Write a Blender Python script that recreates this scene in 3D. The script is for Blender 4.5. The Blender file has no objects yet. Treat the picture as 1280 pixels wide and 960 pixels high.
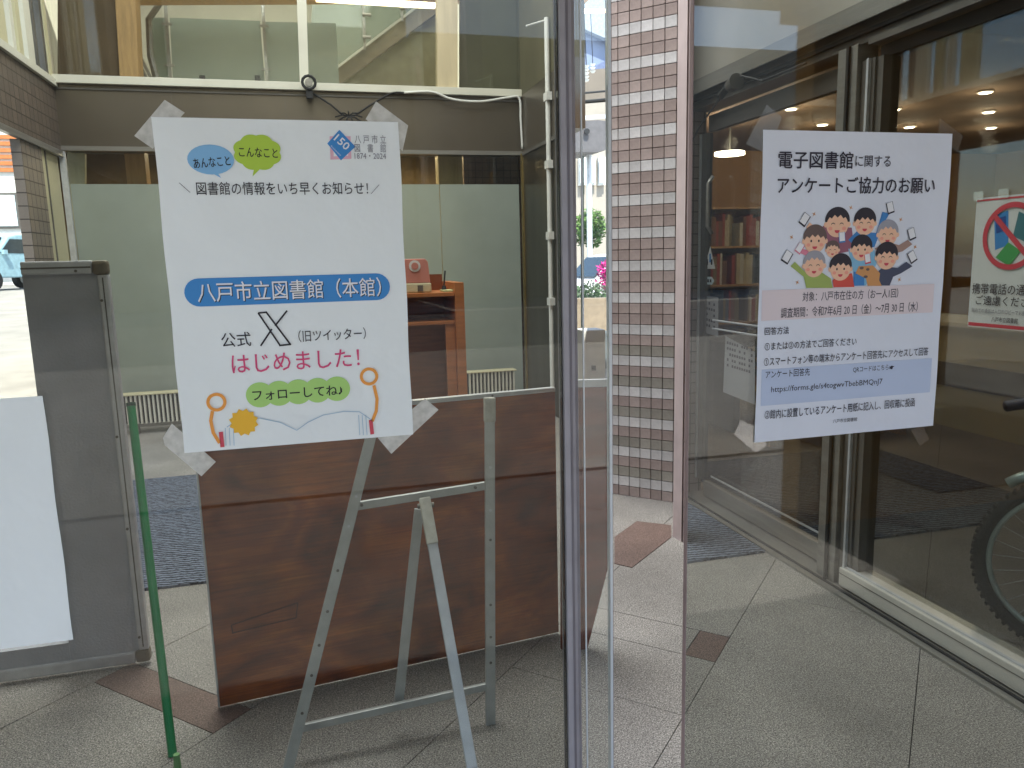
import bpy, bmesh, math, random
from mathutils import Vector, Matrix, noise
random.seed(7)
S = bpy.context.scene
COL = S.collection
# ------------------------------------------------------------------ camera
F_PX, CAM = 950.0, Vector((0, -1.03, 1.5))
yaw, pit, rho = math.radians(14.7), math.radians(9.3), .025
fw = Vector((math.sin(yaw)*math.cos(pit), math.cos(yaw)*math.cos(pit), -math.sin(pit)))
r0 = Vector((math.cos(yaw), -math.sin(yaw), 0)); u0 = r0.cross(fw)
rt = r0*math.cos(rho)-u0*math.sin(rho); up = u0*math.cos(rho)+r0*math.sin(rho)
cam = bpy.data.objects.new('camera', bpy.data.cameras.new('camera')); COL.objects.link(cam)
cam.matrix_world = Matrix(((rt.x, up.x, -fw.x, CAM.x), (rt.y, up.y, -fw.y, CAM.y), (rt.z, up.z, -fw.z, CAM.z), (0, 0, 0, 1)))
cam.data.sensor_width = 36; cam.data.lens = F_PX/1280*36; cam.data.clip_end = 2000; cam.data.clip_start = .02
S.camera = cam
# ------------------------------------------------------------------ sky, sun, exposure
SUN_EL, SUN_AZ = math.radians(58), math.radians(182)      # azimuth clockwise from +Y
wd = bpy.data.worlds.new('World'); S.world = wd; wd.use_nodes = True
wn = wd.node_tree; sk = wn.nodes.new('ShaderNodeTexSky'); sk.sky_type = 'NISHITA'; sk.sun_disc = False
sk.sun_elevation = SUN_EL; sk.sun_rotation = SUN_AZ
wn.links.new(sk.outputs[0], wn.nodes['Background'].inputs[0]); wn.nodes['Background'].inputs[1].default_value = .15
sd = bpy.data.lights.new('sun', 'SUN'); sd.energy = 3.2; sd.angle = math.radians(.5); sd.color = (1, .95, .87)
so = bpy.data.objects.new('sun', sd); COL.objects.link(so)
sv = Vector((math.sin(SUN_AZ)*math.cos(SUN_EL), math.cos(SUN_AZ)*math.cos(SUN_EL), math.sin(SUN_EL)))
so.rotation_euler = sv.to_track_quat('Z', 'Y').to_euler()
S.view_settings.view_transform = 'Standard'; S.view_settings.look = 'None'; S.view_settings.gamma = 1
S.view_settings.exposure = 1.75
try:
    S.cycles.use_denoising = True; S.cycles.transparent_max_bounces = 32; S.cycles.max_bounces = 10
    S.cycles.sample_clamp_indirect = 6; S.cycles.caustics_reflective = False; S.cycles.caustics_refractive = False
except Exception: pass

def W(px, py, ax, c):            # measured point of the photograph -> place on a real plane of the building
    d = fw*F_PX + rt*(px-640) - up*(py-480); i = 'XYZ'.index(ax)
    return CAM + d*((c-CAM[i])/d[i])
# ------------------------------------------------------------------ materials
def sr(r, g, b):
    f = lambda v: (v/255/12.92 if v <= 10 else ((v/255+.055)/1.055)**2.4)
    return (f(r), f(g), f(b), 1)
MATS = {}
def nt(name):
    m = bpy.data.materials.new(name); m.use_nodes = True; t = m.node_tree
    return m, t, t.nodes['Principled BSDF']
def mat(name, col, rough=.5, metal=0, var=.08, scale=8, bump=0, bscale=60, stretch=(1, 1, 1), alpha=1, spec=.5, var2=None):
    if name in MATS: return MATS[name]
    m, t, b = nt(name); N = t.nodes.new; L = t.links.new
    b.inputs['Roughness'].default_value = rough; b.inputs['Metallic'].default_value = metal; b.inputs['Alpha'].default_value = alpha
    b.inputs['Specular IOR Level'].default_value = spec
    tc = N('ShaderNodeTexCoord'); mp = N('ShaderNodeMapping'); mp.inputs['Scale'].default_value = stretch
    L(tc.outputs['Object'], mp.inputs[0])
    nz = N('ShaderNodeTexNoise'); nz.inputs['Scale'].default_value = scale; nz.inputs['Detail'].default_value = 6
    L(mp.outputs[0], nz.inputs['Vector'])
    mx = N('ShaderNodeMix'); mx.data_type = 'RGBA'
    c2 = var2 or tuple(min(1, v*(1+2*var)) for v in col[:3])+(1,)
    c1 = tuple(v*(1-2*var) for v in col[:3])+(1,) if not var2 else col
    mx.inputs[6].default_value = c1; mx.inputs[7].default_value = c2
    rp = N('ShaderNodeMapRange'); rp.inputs[1].default_value = .3; rp.inputs[2].default_value = .7
    L(nz.outputs[0], rp.inputs[0]); L(rp.outputs[0], mx.inputs[0]); L(mx.outputs[2], b.inputs['Base Color'])
    if bump:
        n2 = N('ShaderNodeTexNoise'); n2.inputs['Scale'].default_value = bscale; n2.inputs['Detail'].default_value = 4
        L(mp.outputs[0], n2.inputs['Vector'])
        bp = N('ShaderNodeBump'); bp.inputs['Strength'].default_value = bump; bp.inputs['Distance'].default_value = .01
        L(n2.outputs[0], bp.inputs['Height']); L(bp.outputs[0], b.inputs['Normal'])
    MATS[name] = m; return m
def emit(name, col, st):
    m, t, b = nt(name); b.inputs['Emission Color'].default_value = col; b.inputs['Emission Strength'].default_value = st
    b.inputs['Base Color'].default_value = col; MATS[name] = m; return m
def glass(name, tint, r0_=.04, haze=0.0, hazecol=(.6, .62, .58, 1)):
    m = bpy.data.materials.new(name); m.use_nodes = True; t = m.node_tree; t.nodes.clear(); N = t.nodes.new; L = t.links.new
    o = N('ShaderNodeOutputMaterial'); tr = N('ShaderNodeBsdfTransparent'); tr.inputs[0].default_value = tint+(1,)
    gl = N('ShaderNodeBsdfGlossy'); gl.inputs['Roughness'].default_value = 0; gl.inputs['Color'].default_value = (1, 1, 1, 1)
    ge = N('ShaderNodeNewGeometry'); dt = N('ShaderNodeVectorMath'); dt.operation = 'DOT_PRODUCT'
    L(ge.outputs['Normal'], dt.inputs[0]); L(ge.outputs['Incoming'], dt.inputs[1])
    def M(op, a, b=None):
        n = N('ShaderNodeMath'); n.operation = op
        for i, v in enumerate((a, b)):
            if v is None: continue
            if isinstance(v, (int, float)): n.inputs[i].default_value = v
            else: L(v, n.inputs[i])
        return n.outputs[0]
    c = M('ABSOLUTE', dt.outputs['Value']); k = M('POWER', M('SUBTRACT', 1, c), 5)
    f = M('ADD', r0_, M('MULTIPLY', k, 1-r0_))
    mx = N('ShaderNodeMixShader'); L(f, mx.inputs[0]); L(tr.outputs[0], mx.inputs[1]); L(gl.outputs[0], mx.inputs[2])
    out = mx.outputs[0]
    if haze:
        df = N('ShaderNodeBsdfDiffuse'); df.inputs[0].default_value = hazecol
        ts = N('ShaderNodeBsdfTranslucent'); ts.inputs[0].default_value = hazecol
        ad = N('ShaderNodeMixShader'); ad.inputs[0].default_value = .35; L(df.outputs[0], ad.inputs[1]); L(ts.outputs[0], ad.inputs[2])
        nz = N('ShaderNodeTexNoise'); nz.inputs['Scale'].default_value = 70 if 'tape' in name else 3; nz.inputs['Detail'].default_value = 5
        tc = N('ShaderNodeTexCoord'); L(tc.outputs['Object'], nz.inputs['Vector'])
        am = 1.5 if 'tape' in name else .3
        h = M('MULTIPLY', M('ADD', M('MULTIPLY', nz.outputs[0], am), 1-am/2), haze)
        m2 = N('ShaderNodeMixShader'); L(h, m2.inputs[0]); L(out, m2.inputs[1]); L(ad.outputs[0], m2.inputs[2]); out = m2.outputs[0]
    L(out, o.inputs[0]); MATS[name] = m; return m
def granite(name, c1, c2, c3):
    m, t, b = nt(name); N = t.nodes.new; L = t.links.new
    b.inputs['Roughness'].default_value = .62
    tc = N('ShaderNodeTexCoord')
    n1 = N('ShaderNodeTexNoise'); n1.inputs['Scale'].default_value = 210; n1.inputs['Detail'].default_value = 3; n1.inputs['Roughness'].default_value = .65
    n2 = N('ShaderNodeTexVoronoi'); n2.inputs['Scale'].default_value = 320
    n3 = N('ShaderNodeTexNoise'); n3.inputs['Scale'].default_value = 1.7; n3.inputs['Detail'].default_value = 6
    for n in (n1, n2, n3): L(tc.outputs['Object'], n.inputs['Vector'])
    cr = N('ShaderNodeValToRGB'); e = cr.color_ramp.elements
    e[0].position = .36; e[0].color = c1; e[1].position = .66; e[1].color = c3
    k = e.new(.5); k.color = c2
    L(n1.outputs[0], cr.inputs[0])
    mx = N('ShaderNodeMix'); mx.data_type = 'RGBA'; mx.blend_type = 'MULTIPLY'; mx.inputs[0].default_value = .8
    L(cr.outputs[0], mx.inputs[6])
    sp = N('ShaderNodeSeparateColor'); L(n2.outputs['Color'], sp.inputs[0])
    mr = N('ShaderNodeMapRange'); mr.inputs[3].default_value = .45; mr.inputs[4].default_value = 1.25; L(sp.outputs[0], mr.inputs[0])
    cb = N('ShaderNodeCombineColor')
    for i in range(3): L(mr.outputs[0], cb.inputs[i])
    L(cb.outputs[0], mx.inputs[7])
    m3 = N('ShaderNodeMix'); m3.data_type = 'RGBA'; m3.blend_type = 'MULTIPLY'; m3.inputs[0].default_value = 1
    r3 = N('ShaderNodeMapRange'); r3.inputs[1].default_value = .3; r3.inputs[2].default_value = .7; r3.inputs[3].default_value = .66; r3.inputs[4].default_value = 1.08
    L(n3.outputs[0], r3.inputs[0]); c3_ = N('ShaderNodeCombineColor')
    for i in range(3): L(r3.outputs[0], c3_.inputs[i])
    L(mx.outputs[2], m3.inputs[6]); L(c3_.outputs[0], m3.inputs[7]); L(m3.outputs[2], b.inputs['Base Color'])
    bp = N('ShaderNodeBump'); bp.inputs['Strength'].default_value = .12; bp.inputs['Distance'].default_value = .002
    L(n1.outputs[0], bp.inputs['Height']); L(bp.outputs[0], b.inputs['Normal'])
    MATS[name] = m; return m
def plywood():
    m, t, b = nt('plywood'); N = t.nodes.new; L = t.links.new; b.inputs['Roughness'].default_value = .5
    tc = N('ShaderNodeTexCoord'); mp = N('ShaderNodeMapping'); mp.inputs['Scale'].default_value = (1, 1, 1.7)
    L(tc.outputs['Object'], mp.inputs[0])
    a = N('ShaderNodeTexNoise'); a.inputs['Scale'].default_value = 3.2; a.inputs['Detail'].default_value = 9; a.inputs['Distortion'].default_value = 1.2
    L(mp.outputs[0], a.inputs['Vector'])
    c = N('ShaderNodeTexNoise'); c.inputs['Scale'].default_value = 4; c.inputs['Detail'].default_value = 5; L(tc.outputs['Object'], c.inputs['Vector'])
    r1 = N('ShaderNodeValToRGB'); e = r1.color_ramp.elements; e[0].position = .3; e[0].color = sr(104, 46, 10); e[1].position = .74; e[1].color = sr(188, 104, 30)
    k = e.new(.5); k.color = sr(150, 72, 18); L(a.outputs[0], r1.inputs[0])
    r2 = N('ShaderNodeMapRange'); r2.inputs[1].default_value = .3; r2.inputs[2].default_value = .62; r2.inputs[3].default_value = .5; r2.inputs[4].default_value = 1.12
    L(c.outputs[0], r2.inputs[0]); cb = N('ShaderNodeCombineColor')
    for i in range(3): L(r2.outputs[0], cb.inputs[i])
    mx = N('ShaderNodeMix'); mx.data_type = 'RGBA'; mx.blend_type = 'MULTIPLY'; mx.inputs[0].default_value = 1
    L(r1.outputs[0], mx.inputs[6]); L(cb.outputs[0], mx.inputs[7])
    mg = N('ShaderNodeMapping'); mg.inputs['Scale'].default_value = (2, 2, 60); L(tc.outputs['Object'], mg.inputs[0])
    gn = N('ShaderNodeTexNoise'); gn.inputs['Scale'].default_value = 3; gn.inputs['Detail'].default_value = 6; gn.inputs['Distortion'].default_value = .3; L(mg.outputs[0], gn.inputs['Vector'])
    gr = N('ShaderNodeMapRange'); gr.inputs[1].default_value = .35; gr.inputs[2].default_value = .65; gr.inputs[3].default_value = .72; gr.inputs[4].default_value = 1.12; L(gn.outputs[0], gr.inputs[0])
    gc = N('ShaderNodeCombineColor')
    for i in range(3): L(gr.outputs[0], gc.inputs[i])
    mz = N('ShaderNodeMix'); mz.data_type = 'RGBA'; mz.blend_type = 'MULTIPLY'; mz.inputs[0].default_value = 1
    L(mx.outputs[2], mz.inputs[6]); L(gc.outputs[0], mz.inputs[7]); L(mz.outputs[2], b.inputs['Base Color'])
    MATS['plywood'] = m; return m
def carpet(name, c1, c2):
    m, t, b = nt(name); N = t.nodes.new; L = t.links.new; b.inputs['Roughness'].default_value = .95; b.inputs['Specular IOR Level'].default_value = .1
    tc = N('ShaderNodeTexCoord'); mp = N('ShaderNodeMapping'); mp.inputs['Rotation'].default_value = (0, 0, .12); L(tc.outputs['Object'], mp.inputs[0])
    w = N('ShaderNodeTexWave'); w.inputs['Scale'].default_value = 11; w.bands_direction = 'Y'; w.inputs['Distortion'].default_value = 4; w.inputs['Detail'].default_value = 3; w.inputs['Detail Scale'].default_value = 4
    L(mp.outputs[0], w.inputs['Vector'])
    mx = N('ShaderNodeMix'); mx.data_type = 'RGBA'; mx.inputs[6].default_value = c1; mx.inputs[7].default_value = c2
    L(w.outputs[1], mx.inputs[0]); L(mx.outputs[2], b.inputs['Base Color'])
    bp = N('ShaderNodeBump'); bp.inputs['Strength'].default_value = .7; bp.inputs['Distance'].default_value = .008; L(w.outputs[1], bp.inputs['Height']); L(bp.outputs[0], b.inputs['Normal'])
    MATS[name] = m; return m
def tiled(name, c1, c2, cm, size):          # mosaic seen only far off or in reflections
    m, t, b = nt(name); N = t.nodes.new; L = t.links.new; b.inputs['Roughness'].default_value = .5
    tc = N('ShaderNodeTexCoord'); sx_ = N('ShaderNodeSeparateXYZ'); L(tc.outputs['Object'], sx_.inputs[0]); ad_ = N('ShaderNodeMath'); L(sx_.outputs[0], ad_.inputs[0]); L(sx_.outputs[1], ad_.inputs[1]); mp = N('ShaderNodeCombineXYZ'); L(ad_.outputs[0], mp.inputs[0]); L(sx_.outputs[2], mp.inputs[1])
    k = N('ShaderNodeTexBrick'); k.offset = 0; k.inputs['Color1'].default_value = c1; k.inputs['Color2'].default_value = c2; k.inputs['Mortar'].default_value = cm
    k.inputs['Scale'].default_value = 1; k.inputs['Brick Width'].default_value = size; k.inputs['Row Height'].default_value = size; k.inputs['Mortar Size'].default_value = size*.05
    L(mp.outputs[0], k.inputs['Vector']); L(k.outputs[0], b.inputs['Base Color']); MATS[name] = m; return m

steel = mat('brushed_steel', sr(158, 156, 150), .3, .55, .06, 3, .12, 12, (1, 1, 14))
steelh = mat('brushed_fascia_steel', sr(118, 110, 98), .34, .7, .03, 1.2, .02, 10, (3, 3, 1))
steeld = mat('dark_bronze_steel', sr(114, 111, 106), .38, .35, .1, 4)
alu = mat('aluminium', sr(188, 191, 190), .38, .35, .05, 20)
aluw = mat('bright_aluminium', sr(205, 208, 212), .4, .35, .05, 20)
pinksteel = mat('pale_pink_paint', sr(198, 184, 184), .42, .1, .04, 10)
purple = mat('grey_violet_profile', sr(150, 147, 152), .45, .05, .06, 20)
white = mat('white_plastic', sr(225, 226, 222), .45, 0, .03, 5)
paper = mat('white_paper', sr(236, 242, 240), .55, 0, .02, 4, .55, 11)
paperb = mat('cool_white_paper', sr(222, 228, 238), .55, 0, .02, 4, .5, 10)
ink = mat('black_ink', sr(32, 30, 38), .7, 0, .02)
black = mat('black_rubber', sr(28, 29, 31), .6, 0, .15, 40)
cream = mat('cream_panel', sr(200, 194, 160), .6, 0, .03, 3)
creamw = mat('ivory_wall', sr(214, 212, 198), .7, 0, .03, 3)
wood = mat('light_oak', sr(190, 152, 104), .5, 0, .09, 5, 0, 60, (6, 6, .6))
deskwood = mat('orange_cherry_wood', sr(176, 108, 58), .42, 0, .08, 5, 0, 60, (1, 1, 9))
brownwall = mat('brown_wall', sr(96, 78, 56), .7, 0, .08, 2)
olive = mat('olive_dark_wall', sr(92, 88, 66), .6, 0, .08, 2)
ceilm = mat('brown_ceiling', sr(124, 102, 84), .8, 0, .04, 2)
warmwall = mat('warm_ochre_wall', sr(206, 158, 88), .7, 0, .05, 2)
concrete = mat('pale_paving', sr(168, 164, 155), .85, 0, .08, 2, .2, 40)
asphalt = mat('asphalt', sr(96, 96, 98), .9, 0, .1, 12, .3, 80)
gran = granite('granite_floor', sr(90, 88, 84), sr(156, 152, 146), sr(206, 202, 197))
granp = granite('pink_granite', sr(86, 68, 62), sr(124, 102, 94), sr(150, 130, 121))
mortar = mat('dark_joint', sr(70, 66, 62), .9)
ply = plywood()
mata = carpet('blue_grey_carpet', sr(30, 36, 48), sr(122, 132, 150))
glassf = glass('front_glass', (.79, .8, .765), .017)
glassr = glass('front_glass_right', (.74, .755, .73), .04)
glassc = glass('clear_glass', (.93, .945, .93), .045)
glassd = glass('door_glass', (.84, .85, .835), .05)
frost = glass('frosted_glass', (.75, .8, .76), .04, .86, sr(188, 198, 190))
frostr = glass('frosted_rail_glass', (.8, .86, .82), .03, .8, sr(178, 188, 180))
edgeg = mat('glass_edge', sr(206, 212, 214), .15, 0, .03)
tape = glass('masking_tape', (.9, .9, .9), .03, .62, sr(226, 226, 222))
tapec = glass('clear_tape', (.94, .94, .94), .07, .04, sr(230, 230, 226))
# ------------------------------------------------------------------ mesh helpers
class MB:
    def __init__(s): s.v = []; s.f = []
    def add(s, vs, fs):
        n = len(s.v); s.v += [Vector(v) for v in vs]; s.f += [tuple(i+n for i in f) for f in fs]; return s
    def box(s, a, b):
        x0, y0, z0 = [min(p, q) for p, q in zip(a, b)]; x1, y1, z1 = [max(p, q) for p, q in zip(a, b)]
        return s.add([(x0,y0,z0),(x1,y0,z0),(x1,y1,z0),(x0,y1,z0),(x0,y0,z1),(x1,y0,z1),(x1,y1,z1),(x0,y1,z1)],
                     [(0,3,2,1),(4,5,6,7),(0,1,5,4),(1,2,6,5),(2,3,7,6),(3,0,4,7)])
    def prism(s, poly, d):
        d = Vector(d); n = len(poly); poly = [Vector(p) for p in poly]
        return s.add(poly+[p+d for p in poly], [tuple(range(n))[::-1], tuple(range(n, 2*n))]+[(i, (i+1) % n, (i+1) % n+n, i+n) for i in range(n)])
    def bar(s, p, q, w, t, side=None):
        p, q = Vector(p), Vector(q); d = (q-p).normalized(); a = Vector(side) if side else Vector((0, 1, 0))
        a = (a-d*a.dot(d)); a = a.normalized() if a.length > 1e-4 else Vector((1, 0, 0)); b = d.cross(a)
        c = [b*(w/2)+a*(t/2), -b*(w/2)+a*(t/2), -b*(w/2)-a*(t/2), b*(w/2)-a*(t/2)]
        return s.add([p+x for x in c]+[q+x for x in c], [(3,2,1,0),(4,5,6,7)]+[(i,(i+1)%4,(i+1)%4+4,i+4) for i in range(4)])
    def cyl(s, p, q, r, n=12, r2=None):
        p, q = Vector(p), Vector(q); r2 = r if r2 is None else r2; d = (q-p).normalized()
        a = d.orthogonal().normalized(); b = d.cross(a)
        R = [a*math.cos(2*math.pi*i/n)+b*math.sin(2*math.pi*i/n) for i in range(n)]
        return s.add([p+x*r for x in R]+[q+x*r2 for x in R], [tuple(range(n))[::-1], tuple(range(n, 2*n))]+[(i,(i+1)%n,(i+1)%n+n,i+n) for i in range(n)])
    def tube(s, pts, r, n=8, close=False):
        pts = [Vector(p) for p in pts]; m = len(pts); rings = []; a = None
        for i, p in enumerate(pts):
            d = (pts[(i+1) % m if close else min(i+1, m-1)]-pts[(i-1) % m if close else max(i-1, 0)]).normalized()
            a = (d.orthogonal() if a is None else a-d*a.dot(d)).normalized(); b = d.cross(a)
            rings += [p+(a*math.cos(2*math.pi*k/n)+b*math.sin(2*math.pi*k/n))*r for k in range(n)]
        fs = [(i*n+k, i*n+(k+1) % n, ((i+1) % m)*n+(k+1) % n, ((i+1) % m)*n+k) for i in range(m if close else m-1) for k in range(n)]
        if not close: fs += [tuple(range(n))[::-1], tuple(range((m-1)*n, m*n))]
        return s.add(rings, fs)
    def blob(s, c, r, seg=12, ring=8, jit=0):
        c = Vector(c); r = Vector(r) if not isinstance(r, (int, float)) else Vector((r, r, r)); vs = []
        for i in range(ring+1):
            th = math.pi*i/ring
            for k in range(seg):
                ph = 2*math.pi*k/seg; n = Vector((math.sin(th)*math.cos(ph), math.sin(th)*math.sin(ph), math.cos(th)))
                vs.append(c+Vector((n.x*r.x, n.y*r.y, n.z*r.z))*(1+jit*noise.noise(n*2.3+c)))
        return s.add(vs, [(i*seg+k, (i+1)*seg+k, (i+1)*seg+(k+1) % seg, i*seg+(k+1) % seg) for i in range(ring) for k in range(seg)])
    def build(s, name, m, parent=None, bevel=0, smooth=False, kind=None):
        me = bpy.data.meshes.new(name); base = Vector((0, 0, 0))
        me.from_pydata([tuple(v) for v in s.v], [], s.f); me.update()
        bm = bmesh.new(); bm.from_mesh(me); bmesh.ops.recalc_face_normals(bm, faces=bm.faces)
        if bevel: bmesh.ops.bevel(bm, geom=list(bm.edges), offset=bevel, segments=2, profile=.6, affect='EDGES', clamp_overlap=True)
        bm.to_mesh(me); bm.free(); me.materials.append(m)
        if smooth:
            for p in me.polygons: p.use_smooth = True
        o = bpy.data.objects.new(name, me); COL.objects.link(o)
        if parent: o.parent = parent; o.matrix_parent_inverse = Matrix.Translation(-base_of(parent))
        if kind: o['kind'] = kind
        return o
def base_of(o):
    return o.location.copy() if o.type == 'EMPTY' else Vector((0, 0, 0))
def thing(name, label, cat, loc=(0, 0, 0), group=None):
    o = bpy.data.objects.new(name, None); COL.objects.link(o); o.location = loc; o.empty_display_size = .1
    o['label'] = label; o['category'] = cat
    if group: o['group'] = group
    return o
def tag(o, label, cat, group=None):
    o['label'] = label; o['category'] = cat
    if group: o['group'] = group
    return o
def struct(name, mb, m, parent=None, bevel=0):
    return mb.build(name, m, parent, bevel, kind=None if parent else 'structure')
def B(a, b): return MB().box(a, b)
def lamp(kind, loc, e, col, size, parent=None, rot=None):
    d = bpy.data.lights.new('lamp_or_fill_light', kind); d.energy = e; d.color = col
    if kind == 'AREA': d.size = size[0]; d.shape = 'RECTANGLE'; d.size_y = size[1]
    else: d.shadow_soft_size = size
    o = bpy.data.objects.new('lamp_or_fill_light', d); COL.objects.link(o); o.location = loc
    if rot: o.rotation_euler = rot
    return o
# ------------------------------------------------------------------ ground and building shell
XL, XR, YB = -2.05, 2.22, 6.8
g = MB().add([(-150, -150, -.03), (150, -150, -.03), (150, 200, -.03), (-150, 200, -.03)], [(0, 1, 2, 3)]); struct('ground', g, concrete)
g = MB().add([(-60, -22, -.026), (60, -22, -.026), (60, -12, -.026), (-60, -12, -.026)], [(0, 1, 2, 3)]); struct('road', g, asphalt)
fl = struct('floor', B((-4.4, -4, -.029), (9, 9.4, -.008)), mortar)
def clip_poly(poly, a, b, c):        # keep a*x+b*y<=c
    out = []
    for i, p in enumerate(poly):
        q = poly[(i+1) % len(poly)]; dp = a*p[0]+b*p[1]-c; dq = a*q[0]+b*q[1]-c
        if dp <= 0: out.append(p)
        if dp*dq < 0: t = dp/(dp-dq); out.append((p[0]+(q[0]-p[0])*t, p[1]+(q[1]-p[1])*t))
    return out
def slab(c0, c1, s0, s1, name, m, box=(-4.3, 8.9, -3.9, 9.3)):
    gp = .0022
    pts = []
    for c, s in ((c0+gp, s0+gp), (c0+gp, s1-gp), (c1-gp, s1-gp), (c1-gp, s0+gp)): pts.append(((s-c)/2, (s+c)/2))
    for a, b, cc in ((-1, 0, -box[0]), (1, 0, box[1]), (0, -1, -box[2]), (0, 1, box[3])): pts = clip_poly(pts, a, b, cc) if pts else pts
    if len(pts) < 3: return
    area = abs(sum(p[0]*q[1]-q[0]*p[1] for p, q in zip(pts, pts[1:]+pts[:1])))/2
    if area < .003: return
    MB().prism([(x, y, -.007) for x, y in pts], (0, 0, .007+random.uniform(-.0004, .0004))).build(name, m, fl)
for k in range(-14, 15):
    c0 = -.05+.93*k; c1 = c0+.93
    cuts = {2: [1.02, 1.24], 0: [2.70, 3.0]}.get(k, [])
    ss = [-9+.37*(k % 5)]
    nxt = cuts[:]
    while ss[-1] < 19:
        s = ss[-1]+2.79
        while nxt and s > nxt[0]-.5: ss.append(nxt.pop(0)); s = ss[-1]+2.79
        ss.append(s)
    for a, b in zip(ss, ss[1:]):
        if (a, b) == (1.02, 1.24): slab(c0, c1, a, b, 'pink_floor_slab', granp)
        elif (a, b) == (2.70, 3.0):
            slab(c0, .12, a, b, 'pink_floor_slab', granp); slab(.12, c1, a, b, 'floor_slab', gran)
        else: slab(c0, c1, a, b, 'floor_slab', gran)
pm = [(768,672),(796,652),(839,657),(839,672),(790,710),(768,705)]
pm = [W(x, y, 'Z', 0) for x, y in pm]
MB().prism([(p.x, p.y, .0008) for p in pm], (0, 0, .003)).build('pink_floor_slab', granp, fl)

# back wall of the lobby
T = .06
ledge = struct('ledge', B((XL, YB-.05, 3.13), (XR, YB+.1, 3.2)), creamw, bevel=.004)
fascia = struct('steel_fascia', B((XL, YB, 2.58), (XR, YB+.3, 3.129)), steelh)
for xs in (-1.1, -.1, .9): MB().box((xs, YB-.004, 2.585), (xs+.004, YB-.001, 3.125)).build('panel_joint', steeld, fascia)
B((XL, YB-.012, 2.56), (XR, YB-.002, 2.60)).build('bottom_trim', steel, fascia)
B((XL, YB-.012, 3.085), (XR, YB-.002, 3.10)).build('top_trim', steeld, fascia)
fr = thing('frosted_partition', 'long frosted glass partition along the back of the entrance lobby', 'partition', (0, YB, 0))
xs = [XL+.03, -.95, .35, 1.35, XR-.03]
for a, b in zip(xs, xs[1:]):
    B((a+.004, YB+.02, .09), (b-.004, YB+.032, 2.27)).build('frosted_pane', frost, fr)
    B((a+.004, YB+.02, 2.272), (b-.004, YB+.03, 2.56)).build('clear_pane', glassc, fr)
B((XL, YB, -.001), (XR, YB+.05, .08)).build('bottom_rail', steel, fr)
# left wall of the lobby
struct('tiled_pier', B((XL-.07, 5.74, 0), (XL, 6.22, 2.5)), tiled('lobby_tile', sr(140, 128, 116), sr(128, 118, 108), sr(70, 62, 55), .1))
struct('lobby_left_wall', B((XL-.1, .3, 0), (XL, 4.6, 6.5)), brownwall)
lf = struct('left_fascia', B((XL-.1, 4.6, 2.55), (XL, YB, 3.1)), tiled('fascia_tile', sr(112, 100, 90), sr(100, 90, 82), sr(66, 58, 52), .1))
B((XL-.11, 4.6, 3.102), (XL+.03, YB, 3.16)).build('fascia_cap', creamw, lf)
B((XL-.02, 4.6, 2.50), (XL+.02, YB, 2.548)).build('fascia_foot', steel, lf)
dr = thing('side_door', 'cream panelled door in the far left corner of the lobby', 'door', (XL, 6.5, 0))
B((XL-.08, 6.24, 0), (XL-.02, 6.36, 2.5)).build('door_jamb', cream, dr); B((XL-.07, 6.37, 0.01), (XL-.03, 6.76, 2.5)).build('door_panel', cream, dr)
B((XL-.08, 6.36, 0), (XL-.01, 6.375, 2.5)).build('door_seal', steeld, dr)
B((XL-.02, 6.77, 0), (XL+.03, 6.80, 2.55)).build('corner_trim', aluw, dr)
tw = thing('upper_window_frame', 'pale window frames above the left fascia of the lobby', 'window frame', (XL, 6, 3.16))
for y0, y1, m in ((5.55, 5.75, cream), (5.86, 5.93, creamw), (6.0, 6.09, cream), (6.2, 6.36, creamw), (6.42, 6.46, steeld), (6.62, 6.68, steeld), (6.72, 6.8, cream)):
    B((XL-.06, y0, 3.16), (XL, y1, 6)).build('mullion', m, tw)
B((XL-.045, 4.62, 3.16), (XL-.04, YB, 6)).build('pane', glassc, tw)
# right wall of the lobby
rp = struct('steel_wall_panel', B((XR, 5.56, 0), (XR+.12, YB, 2.57)), mat('dark_brushed_panel', sr(98, 92, 80), .32, .85, .12, 2, .1, 12, (1, 1, .2)))
B((XR-.02, YB-.05, 0), (XR, YB-.01, 2.57)).build('brass_edge', mat('brass', sr(170, 150, 96), .35, .8), rp)
B((XR-.006, 5.57, .3), (XR-.001, 5.64, 2.1)).build('yellow_edge_strip', mat('yellow_strip', sr(214, 160, 40), .5), rp)
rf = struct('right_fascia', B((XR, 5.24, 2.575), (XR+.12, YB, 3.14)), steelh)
B((XR-.015, 5.24, 2.55), (XR, YB-.06, 2.585)).build('fascia_foot', steeld, rf)
struct('upper_right_wall', B((XR, 5.24, 3.141), (XR+.12, YB, 6.5)), olive)
struct('lobby_pier', MB().prism([(XR, 3.2, 0), (XR+.12, 3.2, 0), (XR+.3, 4.36, 0), (XR, 4.36, 0)], (0, 0, 6.5)), tiled('pier_tile', sr(150, 136, 128), sr(140, 128, 120), sr(90, 80, 74), .065))
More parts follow.
